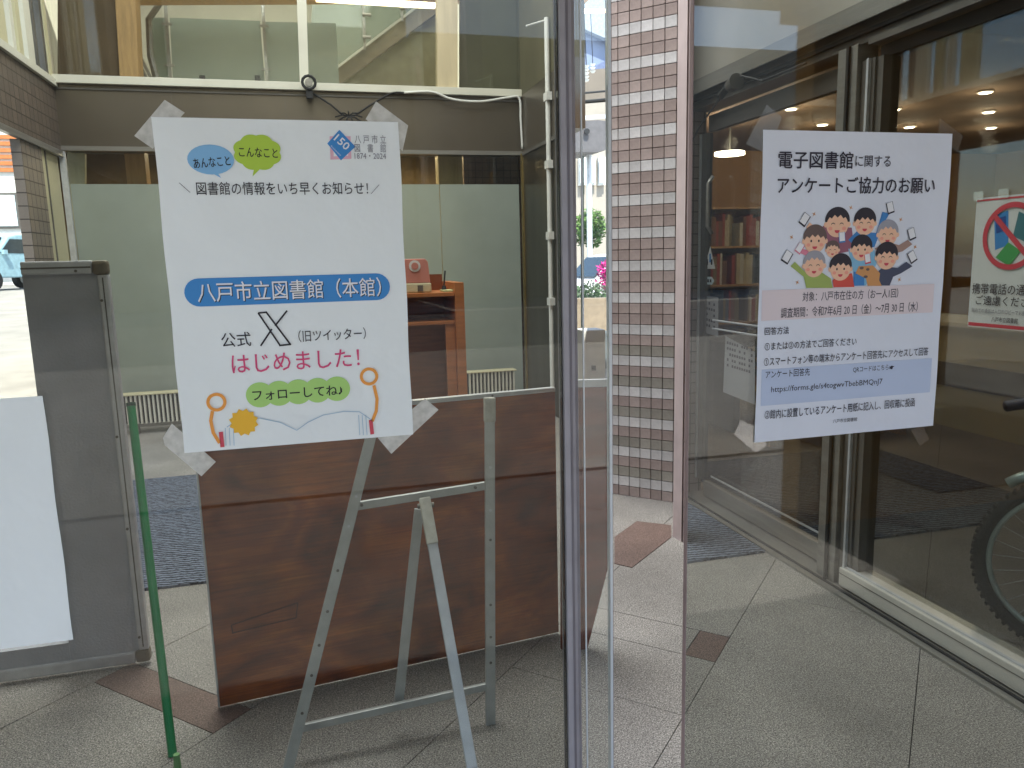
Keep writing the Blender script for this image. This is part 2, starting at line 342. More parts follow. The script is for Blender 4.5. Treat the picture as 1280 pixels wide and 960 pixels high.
# upper storey beyond the lobby
struct('lobby_roof', B((XL-.4, -.3, 6.5), (XR+.12, 12, 6.7)), creamw)
struct('upper_floor', MB().prism([(-2.15, YB+.3, 2.86), (2.45, YB+.3, 2.86), (3.5, 11.3, 2.86), (-3.5, 11.3, 2.86)], (0, 0, .24)), creamw)
struct('upper_back_wall', B((-3.6, 11.2, 3.1), (3.4, 11.4, 6.5)), creamw)
struct('upper_side_wall', MB().prism([(-2.2, 6.85, 0), (-2.3, 6.85, 0), (-3.65, 11.4, 0), (-3.55, 11.4, 0)], (0, 0, 6.5)), brownwall)
struct('room_side_wall', MB().prism([(2.36, 6.82, 0), (2.44, 6.82, 0), (3.7, 11.4, 0), (3.55, 11.4, 0)], (0, 0, 6.5)), olive)
struct('ground_room_back_wall', B((-2.85, 9.2, 0), (2.8, 9.35, 2.85)), mat('mid_brown_wall', sr(128, 110, 84), .7, 0, .08))  # plain mid brown with slight mottling
def wallquad(name, pts, Y, depth, m, parent=None, **k):
    return MB().prism([W(x, y, 'Y', Y) for x, y in pts], (0, depth, 0)).build(name, m, parent, **k)
tr = thing('transom_frame', 'wooden post and thin white mullion in the glazing above the fascia', 'window frame', (0, YB, 3.2))
wallquad('post', [(547, -30), (572, -30), (572, 113), (547, 113)], YB+.02, .12, mat('pale_beech', sr(205, 190, 156), .5, 0, .05, 4, 0, 60, (5, 5, .5)), tr)
wallquad('mullion', [(370, -30), (382, -30), (386, 106), (375, 106)], YB+.02, .06, creamw, tr)
B((XL, YB+.05, 3.2), (XR, YB+.056, 6.2)).build('pane', glassc, tr)
wallquad('dark_panel', [(575, -40), (652, -40), (654, 118), (575, 112)], YB+.15, .05, olive, tr)
wc = thing('oak_column', 'light oak column rising beside the brown wall upstairs', 'column', (-1.45, 7.4, 3.1))
wallquad('shaft', [(140, -60), (166, -60), (174, 108), (150, 108)], 7.4, .25, wood, wc, bevel=.01)
wallquad('brown_wall_upstairs', [(72, -60), (140, -60), (150, 112), (72, 112)], 7.5, .2, brownwall, None)['kind'] = 'structure'
ga = thing('gallery_railing', 'frosted glass railing of the upstairs gallery with steel posts', 'railing', (-1, 8.6, 3.1))
for q in ([(188, 22), (206, 22), (211, 98), (192, 94)], [(212, 22), (325, 26), (331, 101), (216, 97)], [(331, 27), (420, 29), (424, 104), (335, 103)]):
    wallquad('glass_panel', q, 8.6, .012, frostr, ga)
for a, b in (((327, -20), (334, 104)), ((205, -20), (213, 98)),):
    pa, pb = W(*a, 'Y', 8.55), W(*b, 'Y', 8.55); p = MB().bar(pa, pb, .035, .02).build('post', steel, ga)
    for t in (.42, .86): c = pa.lerp(pb, t); MB().box(c-Vector((.05, .015, .012)), c+Vector((.05, .012, .012))).build('clamp', steel, p)
p = [W(*q, 'Y', 8.4) for q in ((191, -20), (200, 4), (186, 24), (188, 70), (196, 100))]; MB().tube(p, .035).build('handrail', steel, ga)
for x in (253, 322): c = W(x, 98, 'Y', 8.58); MB().box(c-Vector((.03, .02, .03)), c+Vector((.03, .02, .03))).build('foot_bracket', black, ga)
wallquad('glass_foot', [(186, 97), (420, 103), (420, 108), (186, 104)], 8.62, .1, brownwall, ga)
sp = thing('short_stair_rail', 'steel balusters beside the oak column upstairs', 'railing', (-1.2, 8, 3.1))
for a, b in (((170, 60), (190, 100)), ((168, 66), (186, 104)), ((160, -10), (164, 12))):
    MB().bar(W(*a, 'Y', 8), W(*b, 'Y', 8), .03, .02).build('bar', steel, sp)
st = thing('staircase', 'stair flight climbing to the right behind the transom glazing', 'staircase', (1, 9, 3.1))
wallquad('stringer', [(380, 116), (398, 104), (545, -8), (562, -8), (562, 4), (410, 116)], 9.0, .1, mat('taupe_stringer', sr(140, 128, 104), .6), st)
wallquad('soffit_wall', [(412, 116), (560, 6), (560, 116)], 9.14, .1, mat('stair_soffit', sr(150, 146, 118), .7, 0, .05), st)
wallquad('glass_balustrade', [(386, 108), (392, -40), (545, -40), (545, -12), (398, 100)], 8.9, .012, glass('stair_glass', (.82, .87, .84), .04, .3, sr(176, 190, 180)), st)
for x, y in ((453, -20), (500, -20)):
    yb = 104-(x-398)*.76; MB().bar(W(x, y, 'Y', 8.86), W(x+3, yb, 'Y', 8.86), .03, .02).build('baluster', steel, st)
    for yy in (yb-16, yb-44): c = W(x, yy, 'Y', 8.84); MB().cyl(c, c+Vector((.1, 0, 0)), .02, 8).build('clamp', steel, st)
# lit ceiling strip upstairs, then unseen fill lights overhead
ct = thing('ceiling_light_trough', 'warm lit trough light on the upstairs ceiling', 'ceiling light', (1, 8.2, 4.6))
wallquad('housing', [(150, -14), (640, -14), (640, -40), (150, -40)], 7.6, .5, wood, ct)
c0, c1 = W(395, 0, 'Y', 7.55), W(543, 0, 'Y', 7.55)
wm = emit('warm_tube', (1, .8, .52, 1), 3)
MB().box((c0.x, 7.5, c0.z-.01), (c1.x, 7.58, c0.z+.03)).build('tube', wm, ct)
lamp('AREA', (.2, 8.4, 6.3), 52, (1, .93, .82), (4, 2.5))  # unseen warm area light added for the upstairs
lamp('AREA', (0, 3.6, 6.4), 155, (.97, .98, 1), (3, 4))  # unseen area light added to brighten the lobby, no fixture
gl = thing('strip_lamp', 'warm strip lamp glowing in the soffit behind the partition', 'ceiling light', (1, 8, 2.5))
q = W(500, 196, 'Y', 8.2); q2 = W(546, 196, 'Y', 8.2)
B((q.x-.8, 8.1, 2.80), (q2.x, 8.3, 2.83)).build('diffuser', wm, gl)
lamp('AREA', (1.0, 8.1, 2.75), 14, (1, .75, .42), (1.5, .5)); lamp('AREA', (-1.2, 8.1, 2.75), 9, (1, .85, .6), (1.5, .5))
for (a, b), m, lab in (((157, 182), wood, 'honey coloured post behind the clear glass above the frosted partition'), ((548, 578), mat('pale_beech', (1, 1, 1, 1)), 'pale beech post behind the clear glass, left of the brown tiled wall')):
    p0, p1 = W(a, 210, 'Y', 7.2), W(b, 210, 'Y', 7.2); tag(B((p0.x, 7.2, 0), (p1.x, 7.4, 2.85)).build('wooden_post', m, bevel=.004), lab, 'post')
p0, p1 = W(580, 210, 'Y', 7.4), W(655, 210, 'Y', 7.4); struct('brown_tiled_wall', B((p0.x, 7.42, 0), (p1.x+.3, 7.6, 2.85)), tiled('brown_tile', sr(120, 98, 78), sr(112, 92, 74), sr(74, 62, 52), .08))
wallquad('cream_partition', [(84, 188), (106, 192), (106, 520), (84, 520)], 7.1, .06, cream, None)['kind'] = 'structure'

# radiators
def radiator(x0, x1, z0, z1, y, lab):
    r = thing('radiator', lab, 'radiator', ((x0+x1)/2, y, 0), 'radiators along the partition')
    B((x0, y+.02, z0), (x1, y+.1, z1-.012)).build('core', black, r); B((x0-.01, y-.03, z1-.012), (x1+.01, y+.12, z1)).build('top_grille', cream, r, .003)
    n = int((x1-x0)/.036)
    f0 = None
    for i in range(n):
        x = x0+(i+.5)*(x1-x0)/n; f = B((x-.0075, y-.02, z0), (x+.0075, y+.0195, z1-.013)).build('fin', creamw, r)
    for x in (x0+.1, x1-.1): B((x-.03, y, 0), (x+.03, y+.06, z0)).build('foot', steeld, r)
    return r
radiator(-1.72, -.9, .10, .375, 6.45, 'cream finned radiator in front of the partition, left of the blue and white poster')
radiator(1.50, 2.0, .10, .385, 6.45, 'cream finned radiator between the wooden desk and the steel panel')

# ------------------------------------------------------------------ tiled pillar, door post
a0, a1 = W(766, 617, 'Z', 0), W(841, 628, 'Z', 0); dv = (a1-a0).normalized(); nv = Vector((dv.y, -dv.x, 0))
if nv.dot(CAM-a0) < 0: nv = -nv
pil = thing('tiled_pillar', 'square mosaic tiled pillar with repeating white and two mauve rows', 'pillar', (a0.x, a0.y, 0))
wN = 6; tw_ = (a1-a0).length/5.6; th = .0642
off = -.4*tw_; e0 = a0+dv*off
pts = [e0-nv*.01, e0+dv*tw_*wN-nv*.01, e0+dv*tw_*wN-nv*.35, e0-nv*.35]
MB().prism([(p.x, p.y, 0) for p in pts], (0, 0, 6.4)).build('core', mat('grout', sr(84, 72, 66), .8), pil)
tm = MB(); c = [e0*0+dv*(.0022)+Vector((0, 0, .0022)), dv*(tw_-.0022)+Vector((0, 0, .0022)), dv*(tw_-.0022)+Vector((0, 0, th-.0022)), dv*.0022+Vector((0, 0, th-.0022))]
cols = {'w': mat('white_mosaic', sr(208, 208, 210), .35, 0, .05, 30), 'm': mat('mauve_mosaic', sr(170, 156, 153), .35, 0, .06, 30), 'g': mat('taupe_mosaic', sr(156, 153, 146), .35, 0, .06, 30)}
proto = {}
tones = {'w': (208, 208, 210), 'm': (170, 156, 153), 'g': (156, 153, 146)}
for k, m in cols.items():
    proto[k] = []
    for v, dv_ in enumerate((0, -9, 7, -4)):
        mv = m if v == 0 else mat('%s_tone_%d' % (m.name, v), sr(*[q+dv_ for q in tones[k]]), .35, 0, .07, 30)
        o = MB().prism([p-nv*.01 for p in c], nv*.0125).build('tile', mv, pil, bevel=.0012); proto[k].append(o.data); bpy.data.objects.remove(o)
rows = 48
for r in range(rows):
    k = 'w' if r % 3 == 1 else ('m' if (r % 3 == 0 or r > 14) else 'g')
    for i in range(wN):
        o = bpy.data.objects.new('tile', random.choice(proto[k])); COL.objects.link(o); o.parent = pil; p = e0+dv*tw_*i
        o.matrix_parent_inverse = Matrix.Translation(-pil.location)
        o.location = (p.x+nv.x*random.uniform(0, .0012), p.y, r*th)
f0, f1 = W(841, 671, 'Z', 0), W(858.5, 682, 'Z', 0); d2 = (f1-f0); n2 = Vector((-d2.y, d2.x, 0)).normalized()
n2 = (f1-CAM); n2.z = 0; n2.normalize()
dp = thing('door_post', 'pale pink painted steel door post beside the tiled pillar', 'post', (f0.x, f0.y, 0))
MB().prism([f0, f0+d2*.62, f0+d2*.62+n2*.1, f0+n2*.1], (0, 0, 4.6)).build('wide_flange', pinksteel, dp)
MB().prism([f0+d2*.66+n2*.02, f1, f1+n2*.1, f0+d2*.66+n2*.1], (0, 0, 4.6)).build('narrow_flange', pinksteel, dp)
MB().prism([f0+d2*.61+n2*.012, f0+d2*.67+n2*.024, f0+d2*.67+n2*.1, f0+d2*.61+n2*.1], (0, 0, 4.6)).build('groove', mat('groove_brown', sr(128, 100, 92), .6), dp)
for z in (.12, .2, .55, .9, 1.3): c = f0+d2*.8-n2*.001; MB().cyl(Vector((c.x, c.y, z)), Vector((c.x, c.y, z))+n2*.02, .004, 8).build('screw', steeld, dp)

# ------------------------------------------------------------------ inner sliding doors on the right wall
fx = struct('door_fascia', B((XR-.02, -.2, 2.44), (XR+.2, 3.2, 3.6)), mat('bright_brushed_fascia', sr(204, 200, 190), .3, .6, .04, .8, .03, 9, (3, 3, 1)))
B((XR-.03, -.2, 2.40), (XR-.021, 3.2, 2.475)).build('fascia_lip', steel, fx)
hd = struct('door_header', MB().box((XR+.02, -.2, 2.33), (XR+.16, 3.2, 2.439)), steeld)
B((XR, -.2, 2.31), (XR+.04, 1.7, 2.335)).build('header_rail', steeld, hd); B((XR+.0, -.2, 2.36), (XR+.019, 3.2, 2.375)).build('header_bead', black, hd)
B((XR+.06, -.2, 2.26), (XR+.12, 1.7, 2.309)).build('header_inner_rail', mat('dark_rail', sr(46, 44, 42), .5), hd)
tk = struct('door_track', MB().box((XR-.06, -.2, .0003), (XR+.2, 3.2, .012)), steel)
B((XR-.03, -.2, .0125), (XR-.02, 3.2, .02)).build('track_rib', black, tk)
dpst = thing('door_frame_post', 'dark steel post between the two inner sliding doors', 'door frame', (XR, 1.8, 0))
B((XR, 1.76, .013), (XR+.1, 1.88, 2.33)).build('post', steel, dpst, .003); B((XR-.012, 1.80, .013), (XR-.001, 1.815, 2.33)).build('seal', black, dpst)
B((XR+.02, 1.68, .013), (XR+.1, 1.755, 2.26)).build('channel', steeld, dpst); B((XR+.005, 1.70, .013), (XR+.019, 1.712, 2.26)).build('bead', aluw, dpst)
def leaf(y0, y1, x, lab, zb, zt):
    t = thing('sliding_door', lab, 'door', (x, (y0+y1)/2, 0))
    B((x, y0, zb), (x+.008, y1, zt)).build('glass_pane', glassd, t)
    return t
l1 = leaf(1.9, 3.19, XR+.1, 'closed glass sliding door nearest the tiled pillar with warning stickers', .11, 2.2)
B((XR+.08, 1.89, .021), (XR+.12, 3.1, .11)).build('bottom_rail', steel, l1, .003); B((XR+.08, 1.89, 2.2), (XR+.12, 3.1, 2.29)).build('top_rail', steeld, l1)
B((XR+.08, 3.12, .11), (XR+.12, 3.19, 2.2)).build('stile', steeld, l1); B((XR+.07, 3.175, .11), (XR+.079, 3.19, 2.2)).build('stile_bead', aluw, l1)
B((XR+.075, 1.9, .16), (XR+.079, 3.0, .17)).build('rail_bead', aluw, l1)
for z in (1.12, 1.07): MB().cyl((XR+.06, 1.95, z), (XR+.06, 2.98, z), .006).build('guard_bar', aluw, l1)
MB().tube([(XR+.05, 2.99, 1.62), (XR+.02, 2.99, 1.66), (XR+.02, 2.99, 1.9), (XR+.05, 2.99, 1.94)], .012).build('pull_handle', steel, l1, smooth=True)
l2 = leaf(.0, 1.66, XR+.07, 'large glass door at the right with a no phones notice', .105, 2.26)
B((XR-.005, .0, .021), (XR+.11, 1.72, .105)).build('bottom_rail', mat('bright_kick_steel', sr(214, 212, 204), .3, .3, .05, 2, .08, 12, (10, 1, 1)), l2, .004)
B((XR-.0065, .0, .078), (XR-.0055, 1.72, .081)).build('rail_bead', steeld, l2); B((XR+.01, .0, .1055), (XR+.022, 1.72, .112)).build('rail_bead', aluw, l2)
B((XR+.03, 1.645, .105), (XR+.11, 1.68, 2.26)).build('stile', steeld, l2)

# ------------------------------------------------------------------ library room
LW = [(XR+.14, 3.3), (XR+.34, 4.36), (3.5, 6.7), (8.2, 6.7), (8.2, -2.4)]
for i, (p, q) in enumerate(zip(LW, LW[1:])):
    p, q = Vector(p+(0,)), Vector(q+(0,)); n = Vector((-(q-p).y, (q-p).x, 0)).normalized()*.1
    struct('library_wall', MB().prism([p, q, q+n, p+n], (0, 0, 3.0)), warmwall)
struct('library_front_wall', B((XR+.3, -2.6, 0), (8.2, -2.45, 3)), warmwall)
struct('library_ceiling', MB().prism([(XR+.13, -2.5, 2.62), (8.3, -2.5, 2.62), (8.3, 6.8, 2.62), (3.6, 6.8, 2.62), (XR+.34, 4.5, 2.62), (XR+.13, 3.3, 2.62)], (0, 0, .2)), ceilm)
lt = mat('lamp_rim', sr(220, 215, 205), .5); le = emit('lamp_face', (1, .86, .66, 1), 9)
n_l = ['nearest the dark post', 'just above another lamp near the dark post', 'right of the poster top', 'low and right of the poster top', 'highest at the right edge', 'middle one at the right edge', 'lowest at the right edge', 'over the far shelves at the left', 'beside the door post']
for (x, y), s in zip([(992, 124), (989, 134), (1118, 135), (1137, 157), (1232, 113), (1236, 138), (1239, 158), (912, 154), (1028, 154)], n_l):
    c = W(x, y, 'Z', 2.62); d = thing('downlight', 'small round warm ceiling lamp of the library, '+s, 'ceiling light', (c.x, c.y, 2.62), 'library downlights')
    MB().cyl((c.x, c.y, 2.605), (c.x, c.y, 2.619), .055, 20).build('rim', lt, d); MB().cyl((c.x, c.y, 2.600), (c.x, c.y, 2.6045), .04, 20).build('lens', le, d)
    lamp('POINT', (c.x, c.y, 2.45), 1.6, (1, .84, .62), .06)
c = W(912, 194, 'Z', 2.3); d = thing('pendant_lamp', 'wide warm oval lamp hanging over the far shelves', 'ceiling light', (c.x, c.y, 2.3))
MB().cyl((c.x, c.y, 2.3), (c.x, c.y, 2.325), .12, 24).build('shade', le, d); MB().cyl((c.x, c.y, 2.326), (c.x, c.y, 2.62), .008, 8).build('rod', steeld, d)
# shelves of books along the far walls
def shelf(p, q, h, nsh, lab, m=wood, back=True):
    p, q = Vector(p), Vector(q); d = (q-p); L = d.length; d.normalize(); n = Vector((d.y, -d.x, 0))
    if n.dot(CAM-p) < 0: n = -n
    t = thing('bookshelf', lab, 'bookshelf', p)
    def bx(u0, u1, v0, v1, z0, z1, name, mm, par=t):
        P = [p+d*u0+n*v0, p+d*u1+n*v0, p+d*u1+n*v1, p+d*u0+n*v1]
        return MB().prism([(a.x, a.y, z0) for a in P], (0, 0, z1-z0)).build(name, mm, par)
    bx(0, L, .0, .02, 0, h, 'back_panel', m)
    for u in (0, L-.025): bx(u, u+.025, .021, .3, 0, h, 'side_panel', m)
    bm_ = [MATS['bk%d' % i] for i in range(6)]
    hh = h/nsh
    for i in range(nsh+1):
        z = i*hh; bx(.026, L-.026, .021, .3, z, z+.02, 'shelf_board', m)
        if i == nsh: break
        groups = [MB() for _ in bm_]; u = .04
        while u < L-.1:
            w = random.uniform(.018, .045); bh = random.uniform(.6, .85)*hh
            if random.random() < .1: u += random.uniform(.05, .2); continue
            k = random.randrange(6); P = [p+d*u+n*.06, p+d*(u+w-.002)+n*.06, p+d*(u+w-.002)+n*.24, p+d*u+n*.24]
            groups[k].prism([(a.x, a.y, z+.021) for a in P], (0, 0, bh)); u += w
        for k, gmb in enumerate(groups):
            if gmb.v: gmb.build('books', bm_[k], t, kind='stuff')
    return t
for i, cc in enumerate([(196, 186, 160), (120, 84, 62), (70, 86, 108), (206, 204, 196), (126, 116, 84), (160, 70, 52)]): mat('bk%d' % i, sr(*cc), .6, 0, .06, 30)
shelf((3.55, 6.3, 0), (5.05, 6.3, 0), 1.95, 5, 'tall oak bookshelf at the far end of the library, left of the portrait poster')
shelf((5.15, 6.3, 0), (6.8, 6.3, 0), 1.95, 5, 'tall oak bookshelf at the far end hidden mostly by the portrait poster')
shelf((7.9, 5.8, 0), (7.9, 4.0, 0), 1.35, 4, 'low oak bookshelf against the ochre wall at the right', wood)
shelf((7.9, 3.9, 0), (7.9, 2.0, 0), 1.35, 4, 'low oak bookshelf seen just left of the no phones notice', wood)
nb = thing('notice_board', 'wooden notice board with pale leaflets above the low shelves', 'notice board', (7.8, 4.6, 1.4))
B((7.75, 3.7, 1.45), (7.8, 5.4, 2.0)).build('board', wood, nb)
for y, z, w, h, cc in ((5.2, 1.52, .22, .3, (230, 226, 216)), (4.9, 1.55, .2, .28, (225, 214, 190)), (4.62, 1.5, .2, .3, (210, 220, 224)), (4.3, 1.56, .24, .2, (228, 190, 170)), (3.95, 1.52, .2, .3, (224, 224, 210))):
    B((7.74, y-w, z), (7.749, y, z+h)).build('leaflet', mat('leaflet%d' % cc[2], sr(*cc), .7), nb)
for y, cc, lab in ((5.1, (38, 86, 150), 'blue box on the low shelf left of the no phones notice'), (4.7, (190, 70, 40), 'orange red box on the low shelf beside a blue box'), (4.35, (50, 110, 160), 'second blue box on the low shelf, right of the red box')):
    tag(B((7.55, y-.28, 1.372), (7.72, y, 1.44)).build('storage_box', mat('box%d' % cc[0], sr(*cc), .5), bevel=.006), lab, 'box')
cn = thing('service_counter', 'long cream fronted service counter inside the library', 'counter', (5.6, 3.2, 0))
B((5.2, 2.4, 0), (5.7, 4.8, .86)).build('front', cream, cn); B((5.12, 2.32, .861), (5.78, 4.88, .9)).build('top', creamw, cn, .006); B((5.19, 2.4, .35), (5.199, 4.8, .55)).build('stripe', steeld, cn)
tb = thing('reading_table', 'black topped reading table with scrolled ends beyond the far door', 'table', (3.9, 4.6, 0))
B((3.3, 4.5, .74), (4.7, 5.1, .78)).build('tabletop', black, tb, .008)
for x in (3.4, 4.55): B((x, 4.58, 0), (x+.06, 5.02, .739)).build('leg', black, tb, .006)
B((3.47, 4.75, .45), (4.54, 4.8, .5)).build('stretcher', black, tb)
b_ = thing('wooden_bench', 'yellowish wooden bench below the black reading table', 'bench', (3.9, 4.2, 0))
B((3.3, 4.0, .4), (4.8, 4.3, .45)).build('seat', mat('yellow_pine', sr(196, 168, 98), .5, 0, .06, 4, 0, 60, (.5, 6, 6)), b_, .006)
for x in (3.4, 4.62): B((x, 4.05, 0), (x+.06, 4.25, .399)).build('leg', wood, b_)
# mats
mt = MB().prism([(-1.42, 2.69, .0005), (.9, 2.69, .0005), (.9, 4.75, .0005), (-1.42, 4.75, .0005)], (0, 0, .012)); tag(mt.build('door_mat', mata), 'dark blue grey ribbed mat between the whiteboard and the brown panel', 'mat', 'ribbed entrance mats')
mt = MB().prism([(1.715, 2.19, .0005), (2.15, 2.19, .0005), (2.15, 3.0, .0005), (2.14, 3.0, .0005)], (0, 0, .012)); tag(mt.build('door_mat', mata), 'narrow dark blue grey ribbed mat outside the inner doors', 'mat', 'ribbed entrance mats')
mt = MB().prism([(2.46, 2.17, .0005), (3.5, 2.17, .0005), (4.1, 2.5, .0005), (4.1, 3.8, .0005), (2.46, 3.8, .0005)], (0, 0, .012)); tag(mt.build('door_mat', mata), 'wide dark blue grey ribbed mat inside the library doors', 'mat', 'ribbed entrance mats')
# ------------------------------------------------------------------ desk with machine
DY = 4.5
dk = thing('wooden_desk', 'orange brown wooden counter desk with a shelf below its top', 'desk', (.85, DY, 0))
B((.30, DY, 1.245), (1.03, DY+.5, 1.275)).build('top', deskwood, dk, .004); B((.30, DY+.02, 1.04), (1.03, DY+.46, 1.065)).build('shelf', deskwood, dk, .003)
B((1.031, DY-.02, 0), (1.10, DY+.52, 1.345)).build('side_panel', deskwood, dk, .004); B((.30, DY+.47, 0), (1.03, DY+.5, 1.244)).build('back_panel', deskwood, dk)
B((.30, DY+.5, 1.2), (1.03, DY+.52, 1.40)).build('upstand', mat('dark_cherry', sr(120, 66, 34), .45), dk); B((.27, DY, 0), (.299, DY+.5, 1.3)).build('side_panel', deskwood, dk)
B((.96, DY+.03, 0), (1.03, DY+.05, 1.039)).build('inner_post', deskwood, dk)
pkm = mat('salmon_pink_plastic', sr(206, 136, 122), .4, 0, .02)
mc = thing('page_sterilizer', 'pink topped tabletop machine with a round dial on the desk', 'machine', (.75, DY+.15, 1.276))
x0, x1 = W(504, 350, 'Y', DY+.1).x, W(537, 350, 'Y', DY+.1).x
B((x0, DY+.08, 1.276), (x1+.01, DY+.3, 1.345)).build('base', cream, mc, .01)
MB().prism([(x0+.004, DY+.09, 1.346), (x1+.004, DY+.09, 1.346), (x1-.008, DY+.09, 1.50), (x1-.03, DY+.09, 1.522), (x0+.02, DY+.09, 1.522), (x0+.004, DY+.09, 1.50)], (0, .19, 0)).build('body', pkm, mc, .006)
q = Vector(((x0+x1)/2-.01, DY+.089, 1.47)); MB().cyl(q, q-Vector((0, .006, 0)), .042, 24).build('dial_ring', white, mc); MB().cyl(q-Vector((0, .0065, 0)), q-Vector((0, .012, 0)), .026, 24).build('dial', pkm, mc)
B((x0+.1, DY+.074, 1.285), (x0+.14, DY+.079, 1.33)).build('button_panel', steeld, mc)
q = W(562, 366, 'Y', DY+.12)
ptr = thing('pen_tray', 'small pale green tray on the desk beside the pink machine', 'tray', (q.x, DY+.12, 1.276)); B((q.x-.06, DY+.05, 1.276), (q.x+.05, DY+.2, 1.29)).build('tray', mat('pale_green_plastic', sr(190, 200, 150), .5), ptr, .004)
pn = thing('desk_pen', 'black pen standing upright in its holder on the desk', 'pen', (q.x-.04, DY+.15, 1.29)); MB().cyl((q.x-.035, DY+.15, 1.2905), (q.x-.035, DY+.15, 1.32), .02, 12, .012).build('holder', black, pn); MB().cyl((q.x-.035, DY+.15, 1.321), (q.x-.022, DY+.15, 1.43), .006, 8).build('barrel', black, pn)

# ------------------------------------------------------------------ plywood backed board, whiteboard
lab = 'large brown plywood back of a panel behind the aluminium easel with pale edge strip'
pb = thing('plywood_panel', lab, 'panel', (.25, 1.6, 0))
A, Bp = Vector((-.386, 1.55, .012)), Vector((.885, 1.70, .012)); H = Vector((0, 0, .985)); nn = Vector((-.15, 1.27, 0)).normalized()
MB().prism([A, Bp, Bp+H, A+H], nn*.02).build('board', ply, pb)
MB().prism([A+H+Vector((0, 0, .001))-nn*.004, Bp+H+Vector((0, 0, .001))-nn*.004, Bp+H+Vector((0, 0, .016))-nn*.004, A+H+Vector((0, 0, .016))-nn*.004], nn*.03).build('top_edge_strip', aluw, pb)
MB().prism([A-Vector((.006, .001, 0))-nn*.003, A-Vector((.0005, 0, 0))-nn*.003, A+H-Vector((.0005, 0, 0))-nn*.003, A+H-Vector((.006, .001, 0))-nn*.003], nn*.026).build('side_edge_strip', aluw, pb)
for t in (.14, .36, .6, .8):
    c = A.lerp(Bp, t)+H+Vector((0, 0, .008))-nn*.005; MB().cyl(c, c+nn*.004, .004, 10).build('screw', steeld, pb)
Y2 = 1.56
p2 = thing('plywood_panel', 'darker copy of the brown panel standing in for its reflection right of the seam', 'panel', (1, Y2, 0))  # extra board shaped like the panel's reflection in the narrow pane
q = [W(*p, 'Y', Y2) for p in ((702, 484), (763, 484), (765, 690), (734, 812), (702, 812))]
MB().prism(q, (0, .015, 0)).build('board', mat('reflected_plywood', sr(112, 50, 24), .5, 0, .22, 3, 0, 60, (1, 1, 5)), p2)
q = [W(*p, 'Y', Y2-.003) for p in ((702, 476), (763, 474), (763, 483), (702, 485))]; MB().prism(q, (0, .02, 0)).build('top_edge_strip', aluw, p2)
# faint scratched rectangle mark on the plywood
mk = MB()
def onb(px, py): return W(px, py, 'Y', 1.55)
for a, b in (((289, 782), (372, 758)), ((372, 758), (370, 777)), ((370, 777), (290, 792)), ((289, 782), (291, 793))):
    pa, pq = onb(*a), onb(*b); mk.bar(Vector((pa.x, 1.55+(pa.x+.386)*.118-.003, pa.z)), Vector((pq.x, 1.55+(pq.x+.386)*.118-.003, pq.z)), .004, .001)
mk.build('scratch_mark', mat('scorch', sr(84, 36, 16), .7), pb)
WY = 1.95
wb = thing('notice_whiteboard', 'grey free standing notice board with aluminium frame and rounded corners', 'board', (-.85, WY, 0))
tl, tr_, br = W(31, 330, 'Y', WY), W(138, 325, 'Y', WY), W(188, 826, 'Y', WY); zt = tr_.z; zb = .016; xr_ = br.x; xl_ = tl.x-.015; fw_ = .045
felt = mat('grey_felt', sr(180, 184, 194), .8, 0, .05, 6, .25, 120)
B((xl_, WY+.006, zb+fw_), (xr_-fw_*.8, WY+.03, zt-fw_)).build('panel', felt, wb)
B((xl_, WY-.004, zt-fw_), (xr_-.05, WY+.034, zt)).build('top_rail', aluw, wb, .006); B((xl_-.24, WY-.004, zb), (xr_-.05, WY+.034, zb+fw_)).build('bottom_rail', aluw, wb, .006)
B((xr_-fw_*.8, WY-.004, zb+.05), (xr_, WY+.034, zt-.05)).build('side_rail', aluw, wb, .006)
B((xl_-.24, WY+.006, zb+fw_), (xl_-.001, WY+.03, .13)).build('kick_panel', felt, wb)
for z in (zb, zt-.0505): B((xr_-.0495, WY-.008, z), (xr_+.002, WY+.036, z+.05)).build('corner_cap', mat('bronze_cap', sr(128, 120, 104), .45, .3), wb, .012)
B((xl_+.001, WY-.006, zt-.026), (xr_-.052, WY-.0045, zt-.02)).build('rail_groove', steeld, wb); B((xr_-.02, WY-.006, .08), (xr_-.016, WY-.0045, zt-.06)).build('rail_groove', steeld, wb)
for x, z in ((xr_-.1, zt-.035), (xr_-.028, zt-.14), (xr_-.028, .9), (xr_-.028, .55), (xr_-.028, .12)): MB().cyl((x, WY-.007, z), (x, WY-.003, z), .005, 10).build('rivet', steeld, wb)
# green pole
g0, g1 = W(216, 945, 'Z', 0), W(164, 508, 'Y', 1.72)
gp = thing('green_pole', 'slim green plastic garden pole leaning on the notice board frame', 'pole', g0)
MB().cyl(g0+Vector((0, 0, .0)), g1, .0135, 14).build('shaft', mat('green_plastic', sr(30, 142, 84), .35, 0, .05), gp, smooth=False)
MB().cyl(g1, g1+(g1-g0).normalized()*.012, .015, 14).build('cap', mat('dark_green', sr(24, 70, 48), .5), gp)
gs = W(222, 958, 'Z', .03); tag(MB().cyl((gs.x, gs.y, 0), (gs.x, gs.y, .07), .012, 12, .009).build('green_peg', mat('pale_green_peg', sr(120, 170, 110), .4)), 'short pale green peg on the floor beside the green pole', 'peg')
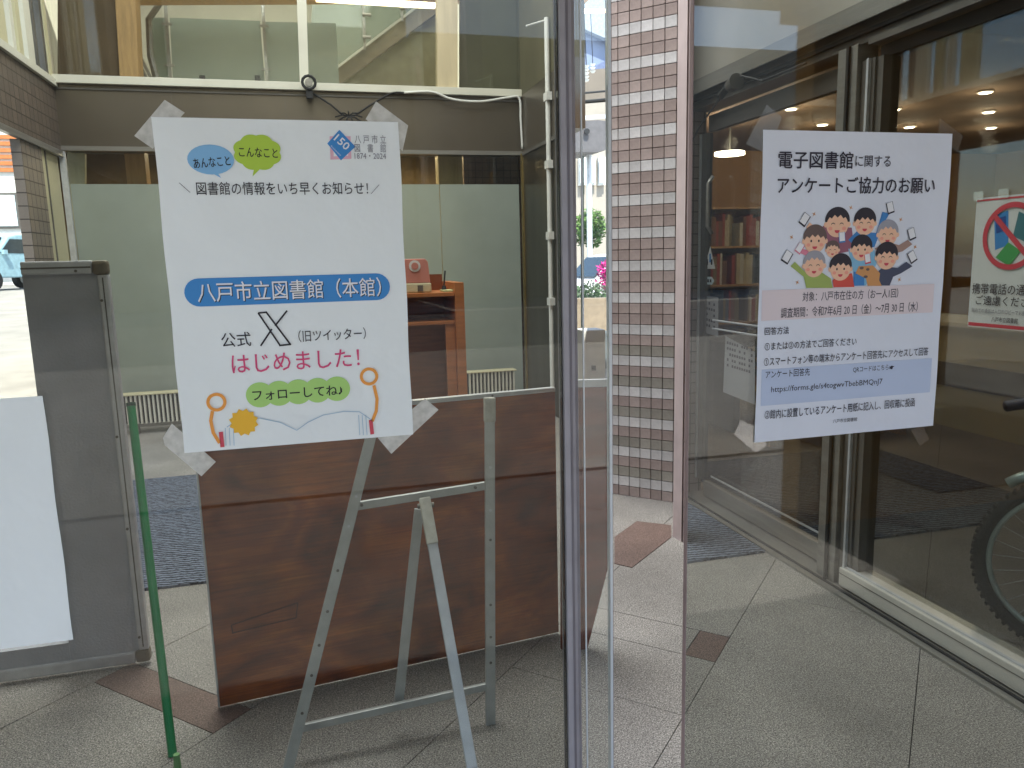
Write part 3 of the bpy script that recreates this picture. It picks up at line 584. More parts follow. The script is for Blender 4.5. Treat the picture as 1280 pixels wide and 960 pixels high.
# ------------------------------------------------------------------ easel
ez = thing('easel', 'folding aluminium easel seen from behind in front of the brown panel', 'easel', (.3, 1.2, 0))
def ebar(a, b, Ya, Yb, w=.026, t=.014, m=alu, name='leg'):
    p, q = W(*a, 'Y', Ya), W(*b, 'Y', Yb); o = MB().bar(p, q, w, t).build(name, m, ez, bevel=.002)
    return p, q, o
R0 = ebar((612, 500), (613, 906), 1.28, 1.2, .032); L0 = ebar((470, 520), (354, 985), 1.28, 1.12, .032)
ebar((436, 634), (606, 607), 1.262, 1.262, .026, name='cross_bar'); ebar((372, 911), (612, 857), 1.19, 1.215, .024, name='cross_bar')
ebar((524, 636), (498, 880), 1.29, 1.24, .03, name='middle_strut')
r_ = ebar((531, 626), (590, 960), 1.18, .82, .03, .018, aluw, 'rear_leg'); 
p, q, _ = r_; dd = (q-p).normalized(); foot = p+dd*(p.z/-dd.z); MB().bar(q+dd*.0005, foot, .03, .018).build('rear_leg_foot', aluw, ez)
MB().bar(p-dd*.01-Vector((0, .004, 0)), p+dd*.13-Vector((0, .004, 0)), .034, .022).build('hinge_wrap', mat('yellowed_tape', sr(198, 196, 186), .6, 0, .08, 40), ez, .003)
t0, t1 = R0[0], R0[0].lerp(R0[1], .065); MB().bar(t0+Vector((0, 0, .008)), t1, .036, .024).build('taped_tip', mat('yellowed_tape', (1, 1, 1, 1)), ez, .004)
for P in (R0, L0):
    for t in ((.2, .33, .42, .62, .72, .8) if P is R0 else (.22, .3, .42, .53, .62, .7, .8)):
        c = P[0].lerp(P[1], t); MB().cyl(c-Vector((0, .0085, 0)), c-Vector((0, .0065, 0)), .0045, 10).build('rivet', steeld if t > .4 else aluw, ez)
for x, y in ((452, 631), (594, 609)): c = W(x, y, 'Y', 1.253); MB().cyl(c, c-Vector((0, .005, 0)), .005, 10).build('rivet', steeld, ez)
c = W(522, 633, 'Y', 1.2); MB().cyl(c, c+Vector((.05, 0, 0)), .008, 10).build('hinge_pin', steeld, ez)

# ------------------------------------------------------------------ bicycle
c0 = W(1340, 822, 'Z', 0); c0.z = .34
bd = Vector((.62, -.785, 0)).normalized(); bn = Vector((bd.y, -bd.x, 0))
bk = thing('bicycle', 'bicycle with a knobbly tyre and grey rim parked at the right edge', 'bicycle', (c0.x, c0.y, 0))
pa_ = mat('silver_grey_paint', sr(210, 226, 222), .3, .4)
def ring(cn, r, n=64): return [cn+bd*math.cos(2*math.pi*i/n)*r+Vector((0, 0, math.sin(2*math.pi*i/n)*r)) for i in range(n)]
def wheel(cn):
    w = MB().tube(ring(cn, .315), .024, 10, True).build('tyre', black, bk, smooth=True)
    kn = MB()
    for i in range(72):
        a = 2*math.pi*i/72; e = bd*math.cos(a)+Vector((0, 0, math.sin(a)))
        for s in (-1, 1): kn.bar(cn+e*.33+bn*s*.012, cn+e*.344+bn*s*.012, .013, .012, bn)
    kn.build('tread_knobs', black, w, kind='stuff')
    r = MB().tube(ring(cn, .285), .012, 8, True).build('rim', pa_, bk, smooth=True)
    for i in range(28):
        a = 2*math.pi*i/28; a2 = a+(.5 if i % 2 else -.5); e = bd*math.cos(a)+Vector((0, 0, math.sin(a))); e2 = bd*math.cos(a2)+Vector((0, 0, math.sin(a2)))
        MB().cyl(cn+e2*.022+bn*(.02 if i % 4 < 2 else -.02), cn+e*.278, .0019, 5).build('spoke', aluw, r)
    MB().cyl(cn-bn*.04, cn+bn*.04, .022, 16).build('hub', alu, bk)
MB().tube([c0+bd*math.cos(a)*.375+Vector((0, 0, math.sin(a)*.375)) for a in [math.radians(70+i*6) for i in range(11)]], .02, 8).build('mudguard', pa_, bk, smooth=True)
ca = c0; cb_ = c0+bd*1.05; wheel(ca); wheel(cb_)
hdp = ca+bd*.24+Vector((0, 0, .56)); bb = ca+bd*.62+Vector((0, 0, -.04)); stp = ca+bd*.78+Vector((0, 0, .42))
for s in (-1, 1): MB().tube([ca+bn*.05*s, ca+bd*.15+bn*.05*s+Vector((0, 0, .38)), hdp-Vector((0, 0, .1))], .013).build('fork_leg', pa_, bk)
fm = MB().tube([hdp, bb], .018); fm.tube([hdp+Vector((0, 0, .02)), stp], .016); fm.tube([stp, bb], .015); fm.tube([bb, cb_], .011); fm.tube([stp, cb_], .009); fm.tube([hdp-Vector((0, 0, .1)), hdp+Vector((0, 0, .14))], .018)
fm.build('frame', pa_, bk, smooth=True)
gq = W(1257, 508, 'Y', c0.y-.02); hc = hdp+Vector((0, 0, .16)); 
MB().tube([gq, gq.lerp(hc, .4)+Vector((0, 0, .0)), hc, hc+bn*.3+Vector((0, 0, .02))], .011).build('handlebar', black, bk, smooth=True)
MB().tube([gq-(hc-gq).normalized()*.0, gq.lerp(hc, .3)], .018, 12).build('grip', mat('navy_rubber', sr(34, 38, 52), .6), bk, smooth=True)
MB().blob(stp+Vector((0, 0, .14))+bd*.03, (.13, .08, .03)).build('saddle', black, bk, smooth=True); MB().cyl(stp, stp+Vector((0, 0, .13)), .013).build('seat_post', alu, bk)
# ------------------------------------------------------------------ front glazing of the porch (plane Y=0)
fg = thing('front_window', 'big tinted glass window pane that carries the blue and white poster', 'window', (-.8, 0, 0))
B((-2.6, 0, .05), (.345, .008, 2.9)).build('glass_pane', glassf, fg)
ml = thing('window_seam_profile', 'grey violet vertical seam profile between two front window panes', 'window frame', (.357, 0, 0))
MB().prism([(.3465, -.006, 0), (.353, -.008, 0), (.362, -.008, 0), (.368, -.004, 0), (.368, .02, 0), (.3465, .02, 0)], (0, 0, 2.9)).build('profile', purple, ml)
B((.3455, .001, .05), (.3463, .012, 2.9)).build('edge_bead', black, ml)
B((.3545, -.0092, .0), (.3575, -.0082, 2.9)).build('centre_groove', mat('groove_violet', sr(108, 104, 110), .5), ml)
fn = thing('narrow_window', 'narrow glass pane with bright polished edges left of the tiled pillar', 'window', (.39, 0, 0))
B((.3695, 0, .05), (.4175, .006, 2.9)).build('glass_pane', glassc, fn)
B((.3765, -.003, .0), (.3785, -.0005, 2.9)).build('bright_edge', edgeg, fn); B((.4176, -.003, 0), (.4215, .009, 2.9)).build('bright_edge', edgeg, fn)
B((.4216, .0, 0), (.4235, .012, 2.9)).build('edge_seal', mat('taupe_seal', sr(140, 122, 120), .5), fn)
sg = thing('sliding_glass_panel', 'big tinted sliding glass panel that carries the portrait survey poster', 'door', (1.3, 0, 0))
B((.548, 0, .05), (2.19, .008, 2.9)).build('glass_pane', glassr, sg)
B((.5462, -.0005, .05), (.5478, .0085, 2.9)).build('edge_seal', mat('taupe_seal', (1, 1, 1, 1)), sg)
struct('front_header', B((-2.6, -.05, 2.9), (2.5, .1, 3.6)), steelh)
struct('front_wall_upper', B((-2.6, -.05, 3.601), (2.5, .1, 6.5)), creamw)
# slim white conduit with clips
cd = thing('white_conduit', 'thin white vertical conduit with clips in front of the steel panel', 'conduit', (2.18, 5.7, 0))
p0, p1 = W(683, 22, 'X', 2.19), W(683, 486, 'X', 2.19)
MB().cyl((2.19, p0.y, p0.z), (2.19, p0.y, 0), .022, 10).build('tube', white, cd)
for y in (122, 207, 295, 376):
    z = W(683, y, 'X', 2.19).z; B((2.165, p0.y-.05, z-.035), (2.215, p0.y+.05, z+.035)).build('clip', white, cd)
MB().cyl((2.19, p0.y, p0.z-.02), (2.0, p0.y, p0.z-.08), .008, 6).build('branch', white, cd)
# sensor, cables
sn = thing('ceiling_sensor', 'round black camera dome fixed on the cream ledge', 'camera', W(386, 104, 'Y', YB-.1))
q = W(386, 103, 'Y', YB-.12); MB().tube([q+Vector((math.cos(a)*.06, 0, math.sin(a)*.06)) for a in [i*.5236 for i in range(12)]], .014, 8, True).build('ring', black, sn); MB().cyl(q+Vector((0, .03, 0)), q-Vector((0, .01, 0)), .035, 16).build('lens', steel, sn); B(q+Vector((-.03, 0, -.14)), q+Vector((.03, .05, -.07))).build('bracket', black, sn)
def cable(pts, Y, r, m, lab, cat='cable'):
    P = [W(x, y, 'Y', Y) for x, y in pts]; Q = []
    for i in range(len(P)-1):
        a, b, c, d = P[max(i-1, 0)], P[i], P[i+1], P[min(i+2, len(P)-1)]
        for k in range(6):
            t = k/6; Q.append(.5*((2*b)+(c-a)*t+(2*a-5*b+4*c-d)*t*t+(3*b-a-3*c+d)*t**3))
    Q.append(P[-1]); return tag(MB().tube(Q, r, 6).build('cable', m, smooth=True), lab, cat)
cable([(390, 116), (412, 130), (436, 146), (462, 132), (488, 117), (505, 116)], YB-.06, .009, black, 'black cable sagging from the camera dome under the ledge')
cable([(505, 116), (540, 115), (565, 124), (600, 127), (635, 122), (649, 123), (651, 150), (653, 186)], YB-.07, .012, white, 'white cable running along the fascia to the corner')
cc_ = thing('cable_knot', 'black starry knot of cable ends above the blue and white poster', 'cable knot', W(436, 145, 'Y', YB-.1)); mbk = MB(); q = W(436, 145, 'Y', YB-.1)
for i in range(9):
    a = i*.7+.2; mbk.tube([q, q+Vector((math.cos(a)*.06, -.02, math.sin(a)*.03)), q+Vector((math.cos(a)*.13, 0, math.sin(a)*.06-.02))], .007, 5)
mbk.build('cable_ends', black, cc_)
spl = thing('spotlight', 'small clip on spotlight above the far sliding door', 'lamp', W(912, 112, 'X', XR-.05)); q = W(912, 108, 'X', XR-.06)
MB().cyl(q, q+Vector((0, -.07, .01)), .03, 16, .042).build('head', steeld, spl, smooth=False); MB().cyl(q+Vector((0, .02, 0)), q+Vector((0, .09, -.03)), .02, 10).build('stem', black, spl)
MB().tube([q+Vector((0, -.1, .03)), q+Vector((0, -.3, -.04)), q+Vector((.02, -.6, -.03))], .006, 6).build('lead', black, spl); MB().tube([q+Vector((0, .05, -.02)), q+Vector((0, .3, -.14)), q+Vector((0, .5, -.3))], .006, 6).build('arm', black, spl)

# ------------------------------------------------------------------ mirrored outdoors, built as real scenery behind an added slot in the right wall
BW = mat('cream_render', sr(160, 153, 142), .8, 0, .05, 1); BG = mat('taupe_cladding', sr(118, 109, 98), .8, 0, .06, 1); blu = mat('pale_blue_glazing', sr(128, 142, 172), .35, 0, .08, .6)
def oq(name, pts, Y, d, m, par=None, **k): return wallquad(name, pts, Y, d, m, par, **k)
hb = thing('sky_cover_block', 'tall blue glazed block added far off to cover the sky', 'building', (12, 40, 0))  # added block that hides the sky at the top of the slot
oq('tower', [(690, 96), (790, 92), (790, -80), (690, -80)], 40, 6, blu, hb)
oq('sloping_wing', [(716, 96), (790, 60), (790, 96)], 39.5, .4, mat('grey_blue_roof', sr(96, 108, 140), .5), hb); oq('pale_wing', [(716, 30), (790, 62), (790, -60), (716, -60)], 39.4, .4, mat('pale_roof', sr(140, 150, 156), .5), hb)
tb_ = thing('taupe_house', 'taupe building with a cream lower storey behind the canopy', 'building', (9, 26, 0))
oq('wall', [(690, 130), (790, 120), (790, 82), (690, 92)], 26, 3, BG, tb_); oq('lower_wall', [(690, 420), (790, 420), (790, 125), (690, 133)], 25.9, 3, BW, tb_)
oq('railing', [(690, 152), (790, 146), (790, 141), (690, 147)], 25.5, .1, aluw, tb_); 
for x in (724, 736, 748): 
    f = oq('window', [(x, 232), (x+9, 231), (x+9, 196), (x, 197)], 25.7, .15, white, tb_); oq('pane', [(x+1, 229), (x+8, 228), (x+8, 199), (x+1, 200)], 25.6, .05, mat('bright_pane', sr(200, 214, 220), .1), f)
cp = thing('car_porch', 'grey flat roofed canopy on a white column outside', 'canopy', (7, 17, 0))
oq('roof', [(700, 168), (705, 152), (748, 150), (800, 156), (800, 172), (748, 190), (700, 190)], 17, 1.2, mat('canopy_grey', sr(98, 96, 98), .6), cp)
q = W(736, 172, 'Y', 17.5); MB().cyl((q.x, 17.5, 0), (q.x, 17.5, q.z), .07, 12).build('column', aluw, cp); q = W(734, 164, 'Y', 16.9); MB().cyl(q, q+Vector((0, .05, 0)), .07, 10).build('vent', black, cp)
oq('light_strip', [(700, 12), (790, 10), (790, 14), (700, 16)], 9, .05, wm, thing('porch_strip_light', 'lit strip lamp under the tan eave outside the slot', 'lamp', (4.4, 9, 4.9)))
oq('eave', [(700, 10), (738, -2), (742, -60), (700, -60)], 9.2, .5, mat('tan_eave', sr(176, 150, 110), .6), None)['kind'] = 'structure'
il = thing('insulator_cluster', 'cluster of white power line insulators hanging outside', 'insulators', W(735, 88, 'Y', 22))
for x, y in ((720, 82), (726, 80), (733, 82), (741, 80), (720, 93), (733, 91)):
    q = W(x, y, 'Y', 22); i_ = MB()
    for k in range(3): i_.cyl(q+Vector((0, 0, -.1*k)), q+Vector((0, 0, -.1*k-.06)), .09, 10, .05)
    i_.build('insulator', white, il); MB().cyl(q, W(x-3, y-70, 'Y', 22), .012, 5).build('drop_wire', black, il)
for y, l in ((117, 'upper black power line crossing before the taupe building'), (127, 'lower black power line crossing before the taupe building')):
    MBw = MB().cyl(W(690, y+3, 'Y', 21), W(800, y-7, 'Y', 21), .03, 6); tag(MBw.build('power_line', black), l, 'cable', 'power lines')
# tree, azalea, hedge made of leaf clusters
def leaves(name, c, r, n, size, m, parent=None, kind=None):
    mb = MB()
    for i in range(n):
        d = Vector((random.gauss(0, 1), random.gauss(0, 1), random.gauss(0, 1))).normalized(); rr = random.random()**.4
        p = Vector(c)+Vector((d.x*r[0], d.y*r[1], d.z*r[2]))*rr*(1+.25*noise.noise(d*2)); 
        a = Vector((random.gauss(0, 1), random.gauss(0, 1), random.gauss(0, 1))).normalized(); b = a.orthogonal().normalized(); s = size*random.uniform(.6, 1.3)
        mb.add([p-a*s, p+b*s*.5, p+a*s, p-b*s*.5], [(0, 1, 2, 3)])
    return mb.build(name, m, parent, kind=kind)
leafm = mat('leaf_green', sr(84, 116, 50), .6, 0, .2, 3); leafd = mat('leaf_dark', sr(58, 82, 48), .6, 0, .2, 3); mag = mat('magenta_petals', sr(190, 40, 128), .6, 0, .1, 5)
q = W(737, 285, 'Y', 20); t_ = thing('street_tree', 'small bright green tree behind the parked white car', 'tree', (q.x, 20, 0)); leaves('crown', q, (.5, .5, .55), 1500, .07, leafm, t_); MB().cyl((q.x, 20, 0), (q.x, 20, q.z), .05, 8, .03).build('trunk', brownwall, t_)
q = W(768, 335, 'Y', 14); tag(leaves('azalea_bush', (q.x, 14, q.z-.15), (.36, .4, .42), 1600, .045, mag), 'magenta azalea bush in flower beside the white car', 'bush')
q = W(738, 362, 'Y', 13.5); tag(leaves('hedge', (q.x, 13.5, q.z-.25), (.6, .4, .4), 2500, .04, leafd), 'low dark green hedge in front of the white car', 'hedge')
def car(name, lab, c, ang, paint, plate):
    t = thing(name, lab, 'car', c); R = Matrix.Rotation(ang, 4, 'Z'); c = Vector(c)
    def tf(mb):
        mb.v = [R @ v+c for v in mb.v]; return mb
    prof = [(-1.9, .35), (-1.88, .75), (-1.72, .9), (-1.0, 1.0), (-.55, 1.5), (-.2, 1.58), (1.2, 1.56), (1.6, 1.45), (1.78, .98), (1.88, .8), (1.9, .35)]
    tf(MB().prism([(x, -.78, z) for x, z in prof], (0, 1.56, 0))).build('body', paint, t, bevel=.04)
    gd = mat('car_glass', sr(46, 58, 66), .1)
    tf(MB().prism([(-.88, -.79, 1.05), (-.5, -.79, 1.45), (1.45, -.79, 1.42), (1.6, -.79, 1.02)], (0, 1.58, 0))).build('side_windows', gd, t)
    tf(MB().prism([(-1.01, -.66, 1.04), (-1.01, .66, 1.04), (-.585, .6, 1.49), (-.585, -.6, 1.49)], (-.02, 0, .02))).build('windscreen', gd, t)
    for x in (-1.2, 1.2):
        for y in (-.7, .7):
            w = tf(MB().cyl((x, y-.09, .3), (x, y+.09, .3), .3, 20)).build('wheel', black, t); tf(MB().cyl((x, y-.1, .3), (x, y+.1, .3), .17, 16)).build('rim', aluw, w)
    for y in (-.6, .6): tf(MB().box((-1.93, y-.14, .68), (-1.86, y+.14, .84))).build('headlight', white, t)
    tf(MB().box((-1.935, -.17, .45), (-1.915, .17, .6))).build('number_plate', plate, t); tf(MB().box((-1.92, -.55, .62), (-1.9, .55, .67))).build('grille', black, t)
    for y in (-.9, .82): tf(MB().box((-.85, y, 1.02), (-.73, y+.1, 1.14))).build('mirror', paint, t)
q = W(738, 345, 'Y', 16.5); car('parked_car', 'white car parked beyond the hedge, seen through the slot', (q.x+.8, 16.6, 0), .1, mat('white_car_paint', sr(222, 224, 226), .25), white)
ub = thing('utility_box', 'white utility box on a post low in the slot', 'box', (3, 7, 0)); 
oq('cabinet', [(729, 488), (757, 487), (757, 412), (729, 413)], 7.2, .3, white, ub, bevel=.01); oq('latch', [(740, 463), (745, 463), (745, 457), (740, 457)], 7.18, .015, steeld, ub)
oq('low_wall', [(700, 520), (730, 520), (790, 520), (790, 372), (700, 374)], 11.5, .3, mat('beige_kerb', sr(140, 127, 108), .8), None)['kind'] = 'structure'
oq('planter_wall', [(700, 560), (790, 560), (790, 415), (700, 417)], 8.6, .3, mat('slate_wall', sr(108, 122, 130), .6), None)['kind'] = 'structure'
for x, l in ((716, 'dark slim downpipe at the left of the slot'), (728, 'dark slim pole just right of the downpipe'),):
    a, b = W(x, 195, 'Y', 7.6), W(x, 500, 'Y', 7.6); tag(MB().cyl(b, a, .02, 8).build('downpipe', mat('pipe_green', sr(52, 62, 56), .5)), l, 'pipe')

# ------------------------------------------------------------------ mirrored street, built as real scenery beyond an added opening on the left
sl = MB().prism([(-2.6, 5.0, -.028), (-2.6, 9.4, -.02), (-20, 40, 1.05), (-34, 30, 1.05)], (0, 0, -.4)); struct('sloping_forecourt', MB().add([(-2.5, 7, -.02), (-5.5, 7, -.02), (-16, 23, .98), (-5, 23, .98)], [(0, 1, 2, 3)]), concrete)
struct('side_street', MB().add([(-30, 23, .98), (-3, 23, .98), (-3, 60, 1.0), (-30, 60, 1.0)], [(0, 1, 2, 3)]), mat('pale_asphalt', sr(150, 148, 144), .9, 0, .06, 3))
q = W(-8, 352, 'Y', 24.5)
car('parked_car', 'pale blue small car with a yellow plate outside at the left edge', (q.x+.2, 25.0, .99), math.radians(62), mat('pale_blue_car_paint', sr(160, 196, 208), .3), mat('yellow_plate', sr(232, 202, 40), .5))
hl = thing('white_house', 'white building with a flat awning across the side street', 'building', (-10, 34, 1)); B((-20, 34, .99), (-6, 40, 9)).build('wall', white, hl)
for i in range(3): f = B((-13.5+i*1.6, 33.9, 3.2), (-12.5+i*1.6, 33.99, 4.6)).build('window', steeld, hl); B((-13.4+i*1.6, 33.85, 3.3), (-12.6+i*1.6, 33.895, 4.5)).build('pane', mat('bright_pane', (1, 1, 1, 1)), f)
B((-18, 33, 2.7), (-8, 33.99, 2.85)).build('awning', aluw, hl)
for i in range(6): B((-14.4, 33.9, 5.4+i*.25), (-9.9, 33.97, 5.55+i*.25)).build('cladding_band', mat('terracotta_band', sr(196, 120, 70), .7), hl)

# ------------------------------------------------------------------ the place behind the camera (seen in the glass)
struct('porch_canopy', B((-4.2, -3.6, 3.05), (4.2, -.06, 3.4)), mat('canopy_soffit', sr(120, 108, 92), .7, 0, .06, 2))  # out of view; sized to keep direct sun off the front glass
pt = tiled('porch_tile', sr(196, 182, 172), sr(184, 172, 162), sr(96, 84, 78), .1)
for x in (-3.3, 3.9): struct('porch_pillar', B((x, -3.5, 0), (x+.6, -2.9, 3.049)), pt)
opp = thing('opposite_building', 'pale building across the road that mirrors faintly in the glass', 'building', (0, -30, 0)); B((-26, -36, 0), (4, -28, 11)).build('wall', BG, opp); B((4.3, -36, 0), (26, -29, 10)).build('side_wing', BW, opp)
for i in range(9):
    f = B((-24+i*3, -27.99, 1.2), (-22.4+i*3, -27.9, 2.9)).build('window', steeld, opp); B((-24+i*3, -27.99, 4.2), (-22.4+i*3, -27.9, 5.8)).build('window', steeld, opp)
t_ = thing('pine_tree', 'dark pine across the forecourt mirrored in the right glass', 'tree', (13.5, -12, 0)); leaves('crown', (13.5, -12, 4.6), (2.0, 2.0, 1.7), 5000, .2, leafd, t_); MB().cyl((13.5, -12, 0), (13.5, -12, 4.7), .18, 10, .1).build('trunk', brownwall, t_)

# ------------------------------------------------------------------ posters: flat print on real sheets
LAY = [0]
def flat(name, pts, m, parent, Y, Zs=None):          # a thin printed shape facing the street, pts = (X, Z) in metres
    vs = [(x, Y, z) for x, z in pts]
    return MB().prism(vs, (0, .00012, 0)).build(name, m, parent)
def g2(x, y, Y=0):
    p = W(x, y, 'Y', Y); return (p.x, p.z)
def ell(cx, cz, rx, rz, n=28, a0=0): return [(cx+rx*math.cos(a0+2*math.pi*i/n), cz+rz*math.sin(a0+2*math.pi*i/n)) for i in range(n)]
def text(body, x0, x1, z0, z1, m, parent, Y, rot=0, bold=0, name='printed_text', plane=None, keep=False):
    cu = bpy.data.curves.new('t', 'FONT'); cu.body = body; cu.size = 1; cu.resolution_u = 2; cu.fill_mode = 'FRONT'
    o = bpy.data.objects.new('t', cu); COL.objects.link(o)
    dg = bpy.context.evaluated_depsgraph_get(); me = bpy.data.meshes.new_from_object(o.evaluated_get(dg)); bpy.data.objects.remove(o)
    if not me.vertices: return None
    xs = [v.co.x for v in me.vertices]; ys = [v.co.y for v in me.vertices]; ax, bx = min(xs), max(xs); ay, by = min(ys), max(ys)
    sx = (x1-x0)/max(bx-ax, 1e-6); sz = (z1-z0)/max(by-ay, 1e-6); cx, cz = (x0+x1)/2, (z0+z1)/2
    if keep: sx = sz = min(sx, sz)
    for v in me.vertices:
        u = (v.co.x-(ax+bx)/2)*sx; w = (v.co.y-(ay+by)/2)*sz
        u, w = u*math.cos(rot)-w*math.sin(rot), u*math.sin(rot)+w*math.cos(rot)
        v.co = plane(cx+u, cz+w) if plane else Vector((cx+u, Y, cz+w))
    if bold:                             # heavier strokes: the print struck again a hair to each side
        n = len(me.vertices); V = [v.co.copy() for v in me.vertices]; Fs = [tuple(p.vertices) for p in me.polygons]; d = bold*.55*sx
        vs = list(V); fs = list(Fs)
        for j, (du, dz) in enumerate(((d, 0), (-d, 0), (0, d), (0, -d))):
            o_ = len(vs); vs += [v+(Vector((du, -.00001*(j+1), dz)) if not plane else Vector((-.00001*(j+1), -du, dz))) for v in V]; fs += [tuple(i+o_ for i in f) for f in Fs]
        me = bpy.data.meshes.new(name); me.from_pydata(vs, [], fs)
    me.name = name; me.materials.clear(); me.materials.append(m)
    o = bpy.data.objects.new(name, me); COL.objects.link(o)
    if parent: o.parent = parent; o.matrix_parent_inverse = Matrix.Translation(-base_of(parent))
    return o
def sheet(name, X0, X1, Z0, Z1, Y, m, parent, wav=.0018, nx=14, nz=18):
    vs = []; fs = []
    for s in (0, 1):
        for j in range(nz+1):
            for i in range(nx+1):
                x = X0+(X1-X0)*i/nx; z = Z0+(Z1-Z0)*j/nz
                w = wav*noise.noise(Vector((x*9, z*7, Y*50)))
                vs.append((x+.0006*math.sin(z*40), Y-w*.4+s*.0003-.0002*0, z))
    n = (nx+1)*(nz+1)
    for j in range(nz):
        for i in range(nx):
            a = j*(nx+1)+i; fs += [(a, a+1, a+nx+2, a+nx+1), (n+a, n+a+nx+1, n+a+nx+2, n+a+1)]
    for i in range(nx): fs += [(i, n+i, n+i+1, i+1), (n-nx-1+i, n-nx+i, 2*n-nx+i, 2*n-nx-1+i)]
    for j in range(nz): a = j*(nx+1); b = a+nx; fs += [(a, a+nx+1, n+a+nx+1, n+a), (b, n+b, n+b+nx+1, b+nx+1)]
    return MB().add(vs, fs).build(name, m, parent)
PY = -.003
C_ = lambda n, *c: mat(n, sr(*c), .65, 0, .015)
ib, ip, il_, ig, io, iy = C_('ink_blue', 60, 138, 204), C_('ink_pink', 216, 74, 122), C_('ink_light_blue', 132, 186, 226), C_('ink_green', 176, 208, 70), C_('ink_orange', 238, 160, 70), C_('ink_yellow', 240, 186, 50)
igr, ipk, igy, iw = C_('ink_soft_green', 172, 216, 120), C_('ink_soft_pink', 226, 178, 192), C_('ink_grey', 130, 130, 138), C_('ink_white', 232, 234, 236)
pl = thing('poster', 'blue and white library poster in Japanese with cloud bubbles and a sunburst', 'poster', (-.02, PY, 1.26), 'posters taped on the glass')
sheet('paper_sheet', -.168, .1262, 1.265, 1.679, PY, paper, pl)
Y1, Y2_ = PY-.0010, PY-.0014
def TX(body, xl, yl, xr, h, m=ink, par=None, Y=Y2_, rot=0, bold=0, **k):      # left edge at (xl, yl centre), right edge xr
    a = g2(xl, yl); b = g2(xr, yl-(xr-xl)*.05)
    return text(body, a[0], b[0], a[1]-h/2, a[1]+h/2, m, par or pl, Y, rot, bold, **k)
c = g2(264, 200); flat('blue_bubble', ell(c[0], c[1], .0270, .0178), il_, pl, Y1)
flat('bubble_tail', [g2(262, 215), g2(277, 223), g2(270, 213)], il_, pl, Y1-.00002)
c = g2(322, 191)
flat('green_bubble', [(c[0]+math.cos(a)*.0275*(1+.10*abs(math.sin(a*4))-.04), c[1]+math.sin(a)*.0205*(1+.10*abs(math.sin(a*4))-.02)) for a in [i*math.pi/36 for i in range(72)]], ig, pl, Y1-.0001)
flat('bubble_tail', [g2(318, 210), g2(316, 221), g2(326, 211)], ig, pl, Y1-.00012)
TX('あんなこと', 242, 203, 288, .0115, rot=.10, bold=.02); TX('こんなこと', 299, 191, 347, .0115, rot=-.03, bold=.02)
TX('＼', 225, 235, 238, .012); TX('図書館の情報をいち早くお知らせ！', 246, 236, 459, .0158, bold=.004); TX('／', 463, 237, 474, .012)
flat('logo_frame', [g2(412, 171), g2(438, 171), g2(439, 199), g2(413, 200)], ipk, pl, Y1)
flat('logo_frame_inside', [g2(416, 175), g2(434, 175), g2(435, 195), g2(417, 196)], paper, pl, Y1-.0001)
flat('logo_diamond', [g2(424, 163), g2(444, 184), g2(426, 201), g2(409, 180)], ib, pl, Y1-.0002)
c = g2(427.5, 178.5); text('150', c[0]-.0098, c[0]+.0098, c[1]-.0048, c[1]+.0048, iw, pl, Y2_-.0001, -.74, .03)
c = g2(419.5, 189); text('Anniversary', c[0]-.0085, c[0]+.0085, c[1]-.0014, c[1]+.0014, iw, pl, Y2_-.0001, -.8)
for b, y, h in (('八 戸 市 立', 174.5, .0105), ('図　書　館', 185.5, .0105), ('1874・2024', 195.5, .0072)):
    a = g2(443, y); e = g2(482, y); text(b, a[0], e[0], a[1]-h/2, a[1]+h/2, igy, pl, Y2_)
a, b = g2(231, 366), g2(487, 358); zc = (a[1]+b[1])/2; r = .0175
flat('blue_banner', [(a[0]+r+r*math.cos(t), zc+r*math.sin(t)) for t in [math.pi/2+i*math.pi/12 for i in range(13)]]+[(b[0]-r+r*math.cos(t), zc+r*math.sin(t)) for t in [-math.pi/2+i*math.pi/12 for i in range(13)]], ib, pl, Y1)
a, b = g2(247, 362), g2(476, 362)
text('八戸市立図書館（本館）', a[0]+.001, b[0]+.001, zc-.0135, zc+.0115, ink, pl, Y1-.0002, bold=.01); text('八戸市立図書館（本館）', a[0], b[0], zc-.0125, zc+.0125, iw, pl, Y2_-.0001, bold=.01)
TX('公式', 277, 425, 314, .0185, bold=.004); TX('（旧ツイッター）', 373, 420, 457, .0155)
# the double struck X mark
def seg(a, b, w): 
    a, b = Vector(g2(*a)), Vector(g2(*b)); d = (b-a).normalized(); n = Vector((-d.y, d.x))*w/2; return [tuple(a+n), tuple(b+n), tuple(b-n), tuple(a-n)]
xm = [((323, 391), (350, 431)), ((333, 390), (363, 430)), ((323, 391), (334, 390)), ((349, 431.5), (364, 430)), ((359, 388), (344, 407)), ((340, 411), (326, 432))]
for i, (a, b) in enumerate(xm): flat('logo_stroke', seg(a, b, .0021), ink, pl, Y2_-.00002*i)
TX('はじめました！', 290, 455, 449, .0240, m=ip, bold=.006)
for i in range(5): c = g2(325+i*24, 493-i*1.9); flat('green_cloud', ell(c[0], c[1], .0172, .0165), igr, pl, Y1-.00002*i)
TX('フォローしてね♪', 316, 494, 428, .0135, bold=.018)
c = Vector(g2(305, 527)); flat('sunburst', [(c.x+math.cos(i*math.pi/12)*(.0185 if i % 2 else .0150), c.y+math.sin(i*math.pi/12)*(.0185 if i % 2 else .0150)) for i in range(24)], iy, pl, Y2_-.0002)
